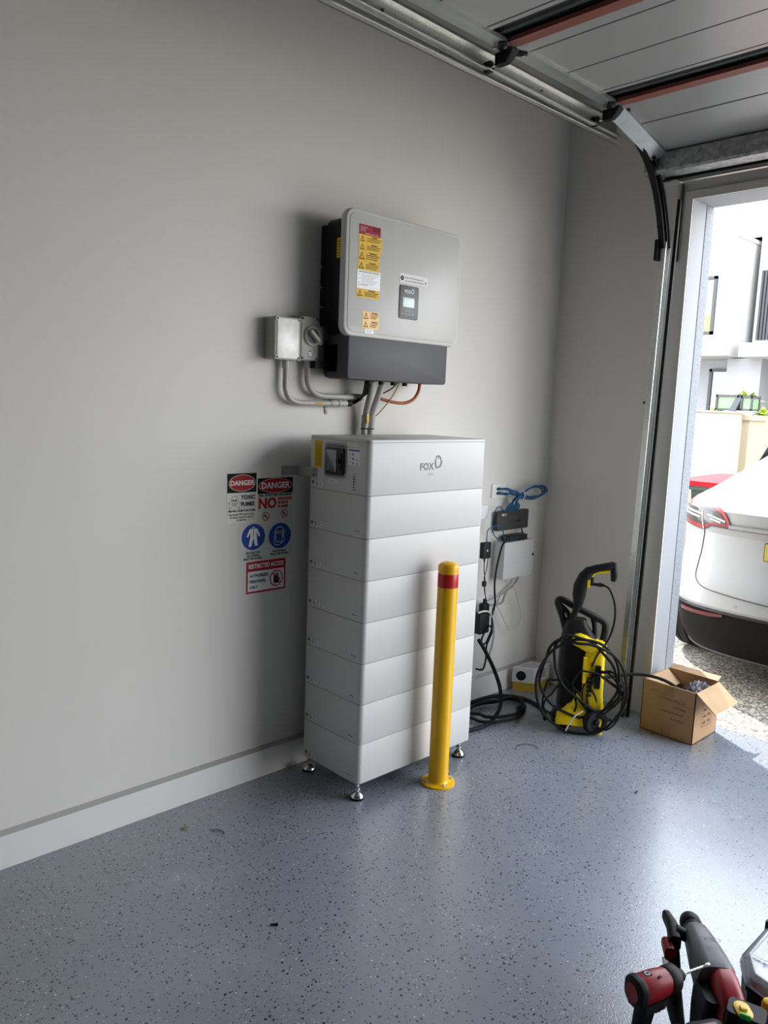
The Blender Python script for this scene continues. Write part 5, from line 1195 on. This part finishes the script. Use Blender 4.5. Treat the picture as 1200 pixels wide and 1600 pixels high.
b = MB([M['slat']]); b.add([(-1.70, 9.0, 1.66), (-1.62, 9.0, 1.66), (-1.55, 9.08, 1.90), (-1.63, 9.08, 1.90), (-1.70, 9.03, 1.66), (-1.62, 9.03, 1.66), (-1.55, 9.11, 1.90), (-1.63, 9.11, 1.90)], [(0, 1, 2, 3), (7, 6, 5, 4), (0, 4, 5, 1), (1, 5, 6, 2), (2, 6, 7, 3), (3, 7, 4, 0)]); tag(b.build('leaning_slate', smooth=0), 'dark slab leaning on the front of the green planter', 'slab')
def plant(name, label, x, y, z, n, L, spread, seed):
    rnd = random.Random(seed); b = MB(M['leaf'])
    for k in range(n):
        a = rnd.uniform(0, 2 * PI); el = rnd.uniform(0.2, 1.3); l_ = L * rnd.uniform(.6, 1.1); w_ = l_ * .16
        d = Vector((math.cos(a) * math.cos(el) * spread, math.sin(a) * math.cos(el) * spread, math.sin(el))); s_ = Vector((-math.sin(a), math.cos(a), 0)); up = d.cross(s_).normalized()
        P = Vector((x, y, z)); vs = []
        for i in range(6):
            t = i / 5; c_ = P + d * (l_ * t) - Vector((0, 0, l_ * .35 * t * t)); ww = w_ * math.sin(PI * min(.98, .12 + t * .86))
            vs += [tuple(c_ - s_ * ww), tuple(c_ + up * ww * .3), tuple(c_ + s_ * ww)]
        b.add(vs, [(3 * i + j, 3 * i + j + 1, 3 * i + j + 4, 3 * i + j + 3) for i in range(5) for j in range(2)])
    return tag(b.build(name), label, 'plant')
plant('garden_plant', 'lime green leafy plant rising above the planters', -1.58, 9.32, 1.82, 26, 0.26, 1.0, 4)
plant('garden_plant', 'lime green leafy plant left of the wider planter', -1.97, 9.3, 1.66, 22, 0.20, 1.0, 5)
plant('garden_plant', 'lime green leafy plant right of the narrow planter', -1.36, 9.35, 1.66, 22, 0.20, 1.0, 6)
# neighbour house
ho = thing('house', 'white two-storey modern house across the driveway', 'house', (-4.5, 20, -0.018))
b = MB([M['house']])
b.box((-14, 17.0, 3.02), (-5.25, 24, 5.72)); b.box((-14, 16.98, 5.66), (-5.23, 24, 5.75)); b.build('upper_wing', ho)
b = MB([M['house']]); b.box((-5.1, 18.0, 3.30), (6, 24, 5.95)); b.box((-5.02, 17.1, 2.99), (6, 24, 3.30)); b.build('recessed_wing', ho)
b = MB([M['house_shade']]); b.box((-14, 18.6, -0.02), (6, 24, 3.02)); b.box((-5.55, 17.8, -0.02), (-4.75, 18.7, 3.0)); b.build('ground_floor_wall', ho)
b = MB([M['roof']]); b.add([(-6.2, 19.5, 5.75), (8, 19.5, 5.75), (8, 25, 8.2), (2, 25, 8.2), (-14, 19.5, 5.75), (-6, 25, 7.2)], [(0, 1, 2, 3), (4, 0, 3, 5)])
b.add([(-14, 18.2, 5.76), (6.5, 18.2, 5.95), (6.5, 22, 7.6), (-8, 22, 6.3)], [(0, 1, 2, 3)]); b.build('roof', ho, smooth=0)
def win(x0, x1, z0, z1, y, lab, blind=True):
    b = MB([M['winframe']]); t = 0.07
    b.box((x0, y - .05, z0), (x1, y + .02, z0 + t)); b.box((x0, y - .05, z1 - t), (x1, y + .02, z1)); b.box((x0, y - .05, z0), (x0 + t, y + .02, z1)); b.box((x1 - t, y - .05, z0), (x1, y + .02, z1))
    o = b.build('house_window', ho, lab)
    b = MB([M['glass'], M['blind']]); b.box((x0 + t, y - .01, z0 + t), (x1 - t, y + .01, z1 - t))
    if blind: b.box((x0 + t, y - .03, z0 + t), (x1 - t, y - .01, z0 + .45), 1)
    b.build('window_pane', o)
win(-6.6, -5.60, 3.50, 4.82, 16.99, 'upper window with amber blind')
win(-6.3, -5.78, 0.4, 2.80, 18.58, 'ground floor window', False)
b = MB([M['slat']]); 
for k in range(26): b.box((-5.0 + k * .075, 17.93, 3.44), (-4.955 + k * .075, 17.99, 5.02))
b.box((-5.0, 17.985, 3.44), (-2.9, 17.999, 5.02)); b.build('screen_panel', ho, 'black slatted window screen')
b = MB([M['fence']]); b.box((-4.15, 18.5, -0.02), (0.5, 18.58, 2.45)); b.build('garage_shutter', ho, 'cream garage shutter')
b = MB([M['chrome']]); b.cyl((-5.35, 17.76, 1.9), (-5.35, 17.76, 2.15), 0.05); b.build('wall_light', ho)

# ================================================================== TOOLS (bottom right)
def rz_sec(y, w_, h_, zc, xc=0.0, r=0.35, n=5):
    R = min(w_, h_) * r; out = []
    for sx, sz, a0 in ((1, 1, 0), (-1, 1, PI / 2), (-1, -1, PI), (1, -1, 1.5 * PI)):
        for i in range(n + 1):
            a = a0 + i / n * PI / 2
            out.append((xc + sx * (w_ / 2 - R) + R * math.cos(a), y, zc + sz * (h_ / 2 - R) + R * math.sin(a)))
    return out[::-1]
def battery_pack(par, x, y, z, w_=0.075, l_=0.115, h_=0.06):
    b = MB([M['tool_blk'], M['tool_red']]); b.loft([rr(x, y, w_, l_, 0.012, z), rr(x, y, w_, l_, 0.012, z + h_ * .75), rr(x, y, w_ * .85, l_ * .9, 0.012, z + h_)])
    b.box((x - w_ / 2 - .0008, y - .035, z + h_ * .3), (x - w_ / 2 + .001, y + .035, z + h_ * .55), 1)
    return b.build('battery_pack', par, 'black battery with red flash', local=True)
rh = thing('rotary_hammer', 'grey and red cordless rotary hammer standing on its battery, chuck pointing away', 'power tool', (2.045, 0.545, -0.149), math.radians(42)); rh.scale = (1.09, 1.09, 1.09)
b = MB(M['tool_grey']); Z = 0.32
b.loft([rz_sec(0.235, 0.048, 0.052, Z, r=.45), rz_sec(0.225, 0.058, 0.060, Z), rz_sec(0.19, 0.068, 0.070, Z), rz_sec(0.13, 0.085, 0.085, Z - .005), rz_sec(0.075, 0.096, 0.092, Z - .01), rz_sec(0.06, 0.088, 0.084, Z - .01)]); b.build('gearbox', rh, 'mid grey gearbox shell', local=True)
b = MB(M['tool_blk'], Matrix.Translation((0, 0, Z)) @ Matrix.Rotation(-PI / 2, 4, 'X')); b.lathe([(0.026, 0.215), (0.027, 0.245), (0.024, 0.250), (0.027, 0.254), (0.027, 0.272), (0.022, 0.285), (0.013, 0.292), (0.007, 0.293)], n=24); b.build('chuck', rh, local=True)
b = MB(M['tool_red']); b.loft([rz_sec(0.078, 0.055, 0.07, Z - .005, .015), rz_sec(0.04, 0.062, 0.078, Z - .008, .012), rz_sec(-0.01, 0.060, 0.074, Z - .018, .010), rz_sec(-0.03, 0.048, 0.06, Z - .03, .010)])
b.loft([rr(0, 0.02, 0.076, 0.10, 0.025, 0.14), rr(0, 0.02, 0.074, 0.10, 0.025, 0.17), rr(0, 0.015, 0.070, 0.10, 0.03, 0.255)]); b.build('motor_housing', rh, 'dark red housing', local=True)
b = MB(M['tool_blk']); b.loft([rr(-0.006, 0.06, 0.080, 0.06, 0.015, 0.15), rr(-0.006, 0.05, 0.082, 0.09, 0.015, 0.24), rr(-0.006, 0.04, 0.080, 0.11, 0.02, 0.315)])
for z in (0.20, 0.245): b.cyl((-0.048, 0.065, z), (0.036, 0.065, z), 0.008, 0, 12)
b.build('side_shell', rh, local=True)
b = MB(M['tool_blk']); b.tube([(0, -0.05, 0.30), (0, -0.09, 0.27), (0, -0.10, 0.22), (0, -0.08, 0.17), (0, -0.03, 0.16)], 0.019, n=12); b.build('grip', rh, local=True)
b = MB([M['tool_blk'], M['tool_red'], M['chrome']])
b.cyl((-0.02, 0.205, Z), (-0.055, 0.215, Z + .012), 0.016, 0, 14); b.loft([rz_sec(0.275, 0.02, 0.028, Z + .012, -0.062), rz_sec(0.235, 0.026, 0.034, Z + .010, -0.058), rz_sec(0.185, 0.030, 0.040, Z - .005, -0.062)])
b.loft([rz_sec(0.20, 0.024, 0.028, Z - .012, -0.080), rz_sec(0.165, 0.028, 0.034, Z - .022, -0.078)], 1)
b.tube([(-0.065, 0.19, Z - .02), (-0.068, 0.17, 0.26), (-0.070, 0.15, 0.22), (-0.070, 0.12, 0.19), (-0.070, 0.085, 0.17)], lambda t: 0.016 + 0.006 * math.sin(PI * t), 0, 12); b.cyl((-0.07, 0.185, Z - .045), (-0.07, 0.170, Z - .060), 0.021, 2, 16)
b.build('side_handle', rh, 'black side handle with red clamp', local=True)
b = MB([M['tool_blk'], M['white']], Matrix.Translation((0.004, 0.155, Z + 0.0425)) @ Matrix.Rotation(-0.12, 4, 'X')); b.text('FUEL', 0, -0.02, 0.013, 0.004, 0, 0.02); b.pline([(-0.022, -0.029), (0.022, -0.029), (0.022, -0.011), (-0.022, -0.011), (-0.022, -0.029)], 0.0012, 0.004, 0); b.build('lettering', rh, local=True, smooth=0)
battery_pack(rh, 0, -0.045, 0.137, 0.085, 0.10, 0.05)
idr = thing('impact_driver', 'red and black impact driver standing on its battery with a drill bit', 'power tool', (1.922, 0.308, 0), math.radians(-18.5)); idr.scale = (0.94, 0.98, 1.0)
Z = 0.270
b = MB([M['tool_red'], M['tool_blk']]); b.loft([rz_sec(0.0, 0.056, 0.060, Z, r=.4), rz_sec(0.012, 0.066, 0.068, Z, r=.4), rz_sec(0.06, 0.066, 0.066, Z, r=.4), rz_sec(0.09, 0.062, 0.062, Z, r=.45), rz_sec(0.10, 0.06, 0.06, Z, r=.45)]); mh = b.build('motor_housing', idr, 'glossy red housing', local=True)
b = MB([M['tool_blk'], M['white']]); b.box((-0.013, 0.028, Z + .0325), (0.005, 0.046, Z + .0345)); b.ring(-0.004, 0.037, 0.007, 0.007, 0.002, Z + .035, 1, 16); b.box((0.014, 0.055, Z + .0325), (0.020, 0.063, Z + .0342)); b.build('emblem', mh, local=True)
b = MB(M['tool_blk']); b.loft([rz_sec(-0.012, 0.050, 0.054, Z, r=.4), rz_sec(-0.006, 0.068, 0.072, Z, r=.4), rz_sec(0.004, 0.072, 0.074, Z, r=.4), rz_sec(0.012, 0.068, 0.071, Z, r=.4)]); b.build('rear_cap', idr, local=True)
b = MB([M['tool_red']], Matrix.Translation((0, -0.0125, Z)) @ Matrix.Rotation(PI / 2, 4, 'X')); b.ell(0, 0, 0.022, 0.024, 0.0008, 0, 24); b.build('rear_badge', idr, 'red oval badge', local=True)
b = MB([M['tool_blk'], M['chrome']], Matrix.Translation((0, 0, Z)) @ Matrix.Rotation(-PI / 2, 4, 'X')); b.lathe([(0.033, 0.098), (0.034, 0.104), (0.033, 0.125), (0.025, 0.134), (0.016, 0.137), (0.015, 0.150), (0.011, 0.154)], 0, 24); b.lathe([(0.008, 0.152), (0.008, 0.160), (0.005, 0.162)], 1, 12); b.build('nose_cone', idr, local=True)
b = MB([M['chrome']], Matrix.Translation((0, 0, Z)) @ Matrix.Rotation(-PI / 2, 4, 'X')); prof = [(0.0042, 0.16)]
for k in range(12): prof += [(0.0042 if k % 2 else 0.003, 0.168 + k * 0.0055)]
prof += [(0.0055, 0.236), (0.005, 0.246), (0.001, 0.25)]; b.lathe(prof, 0, 10); b.build('drill_bit', idr, 'shiny steel bit', local=True)
b = MB([M['tool_blk'], M['tool_red']]); b.loft([rr(0, 0.012, 0.036, 0.045, 0.014, 0.055), rr(0, 0.02, 0.034, 0.042, 0.014, 0.13), rr(0, 0.04, 0.038, 0.055, 0.014, 0.240)]); b.box((-0.012, 0.060, 0.200), (0.012, 0.078, 0.240), 1); b.loft([rr(0, 0.04, 0.066, 0.08, 0.014, 0.225), rr(0, 0.045, 0.060, 0.09, 0.014, 0.243)], 0)
b.build('grip', idr, local=True)
battery_pack(idr, 0, 0.02, 0.0)
# organiser case
oc = thing('organiser_case', 'black organiser case with clear lid at the right edge of the floor', 'case', (2.25, 0.9, 0))
ocp = [(2.000, 0.745), (2.045, 0.668), (2.10, 0.655), (2.45, 0.655), (2.45, 1.12), (2.02, 1.12), (2.000, 1.08)]
def shr(poly, cx, cy, f): return [(cx + (x - cx) * f, cy + (y - cy) * f) for x, y in poly]
b = MB([M['tool_blk']]); b.loft([[(x, y, z) for x, y in shr(ocp, 2.23, 0.89, f)] for z, f in ((0, .93), (0.02, .95), (0.15, .97), (0.16, .99), (0.172, .99), (0.172, .93), (0.03, .90))]); b.build('case_base', oc)
b = MB([M['clear']]); b.loft([[(x, y, z) for x, y in shr(ocp, 2.23, 0.89, f)] for z, f in ((0.173, 1.0), (0.178, 1.0), (0.196, .985), (0.205, .93), (0.205, .90), (0.200, .90), (0.192, .955), (0.176, .975))], 0, False, False); b.prism(shr(ocp, 2.23, .89, .90), 0.199, 0.203)
ld = b.build('case_lid', oc, 'clear plastic lid')
b = MB([M['clear']])
for k in range(3): b.box((2.03 + k * 0.0, 0.75 + k * .1, 0.2045), (2.10, 0.754 + k * .1, 0.210))
b.box((2.062, .74, 0.2045), (2.066, 1.08, 0.210)); b.build('lid_rib', ld)
b = MB([M['white_part'], M['tool_blk']]); b.loft([rr(2.215, 0.90, 0.32, 0.36, 0.05, 0.05), rr(2.215, 0.90, 0.34, 0.38, 0.05, 0.186)]); b.build('inner_tray', oc, 'white inner tray')
b = MB([M['encl'], M['tool_blk']]); b.box((2.00, 0.93, 0.15), (2.02, 1.05, 0.215)); b.box((1.998, 0.92, 0.16), (2.022, 0.93, 0.213), 1); b.build('latch', oc, 'pale latch on the left edge')
yt = thing('marking_bottle', 'small red bottle with yellow cap before the organiser case', 'bottle', (2.125, 0.615, 0))
b = MB([M['tool_red']], LOC(2.125, 0.615, 0)); b.lathe([(0.018, 0), (0.019, 0.01), (0.019, 0.15), (0.014, 0.165)], n=20); b.build('bottle_body', yt)
b = MB([M['yel_tool']], LOC(2.125, 0.615, 0)); b.lathe([(0.017, 0.165), (0.018, 0.175), (0.018, 0.195), (0.015, 0.203), (0.006, 0.207)], n=20); b.build('bottle_cap', yt, 'yellow cap')
ll = thing('laser_level', 'black tool with yellow oval window and green vial at the frame corner', 'tool', (2.112, 0.50, 0), math.radians(15))
b = MB([M['tool_blk'], M['tool_grey']]); b.loft([rr(0, 0, 0.085, 0.06, 0.01, 0), rr(0, 0, 0.09, 0.065, 0.01, 0.20), rr(0, 0.0, 0.085, 0.06, 0.014, 0.235)]); b.build('case', ll, local=True)
b = MB([M['yel_tool']]); Tn = Matrix.Translation((-0.008, -0.008, 0.2345)) @ Matrix.Rotation(0.5, 4, 'Z'); b.slab(0.038, 0.058, 0.005, 0.019, 0.002, T=Tn); b.slab(0.016, 0.016, 0.007, 0.003, 0.001, T=Tn, z0=0.004); yo = b.build('yellow_window', ll, 'yellow oval frame', local=True)
b = MB([M['green_vial']]); b.cyl((-0.012, -0.033, 0.240), (0.012, -0.033, 0.240), 0.007, 0, 12); b.build('vial', yo, 'green vial', local=True)
lb = thing('spare_battery', 'loose black tool battery with red stripe at the bottom frame edge', 'battery', (2.066, 0.405, 0), math.radians(-30))
b = MB([M['tool_blk'], M['tool_red']]); b.loft([rr(0, 0, 0.085, 0.12, 0.02, 0), rr(0, 0, 0.085, 0.12, 0.02, 0.17), rr(0, 0, 0.075, 0.10, 0.02, 0.20), rr(0, 0, 0.06, 0.08, 0.02, 0.205)]); b.box((-0.02, -0.03, 0.2052), (-0.008, 0.03, 0.2062), 1); b.build('case', lb, local=True)

# ================================================================== DEBRIS
def leafm(x, y, L, a, m_, name, label, cat):
    b = MB(M[m_], LOC(x, y, 0.001, a)); vs = []
    for i in range(7):
        t = i / 6; w_ = L * .22 * math.sin(PI * t) + .0004; vs += [(L * (t - .5), -w_, .002 + .006 * t), (L * (t - .5), 0, .0 + .006 * t), (L * (t - .5), w_, .002 + .006 * t)]
    b.add(vs, [(3 * i + j, 3 * i + 3 + j, 3 * i + 4 + j, 3 * i + 1 + j) for i in range(6) for j in range(2)]); tag(b.build(name), label, cat)
leafm(0.182, 0.079, 0.035, 0.6, 'dryleaf', 'fallen_leaf', 'small dry yellow leaf on the floor near the left skirting', 'leaf')
leafm(0.90, 1.42, 0.018, 0.3, 'rubber', 'leaf_fragment', 'dark leaf scrap on the floor right of the bollard', 'leaf')
leafm(1.17, 1.72, 0.022, 1.2, 'rubber', 'leaf_fragment', 'dark leaf scrap farthest right on the open floor', 'leaf')
cable('twig', 'thin bent twig on the floor beside the dry leaf', 'twig', [(0.255, 0.145, 0.003), (0.275, 0.17, 0.004), (0.30, 0.18, 0.003), (0.315, 0.172, 0.003)], 0.0016, 'card_ink', n=5)
b = MB([M['rubber']], LOC(0.862, 0.012, 0.004, 0.9)); b.cyl((-0.012, 0, 0), (0.008, 0, 0), 0.003, 0, 8); b.cyl((0.008, 0, 0), (0.012, 0, 0.001), 0.0055, 0, 10); tag(b.build('black_screw'), 'black screw lying alone on the near floor', 'screw')
cable('wire_offcut', 'thin curved wire offcut on the floor in front of the washer', 'wire', [(0.565, 1.655, 0.002), (0.545, 1.70, 0.003), (0.56, 1.745, 0.003), (0.60, 1.765, 0.003), (0.635, 1.745, 0.002)], 0.0013, 'rubber', n=5)
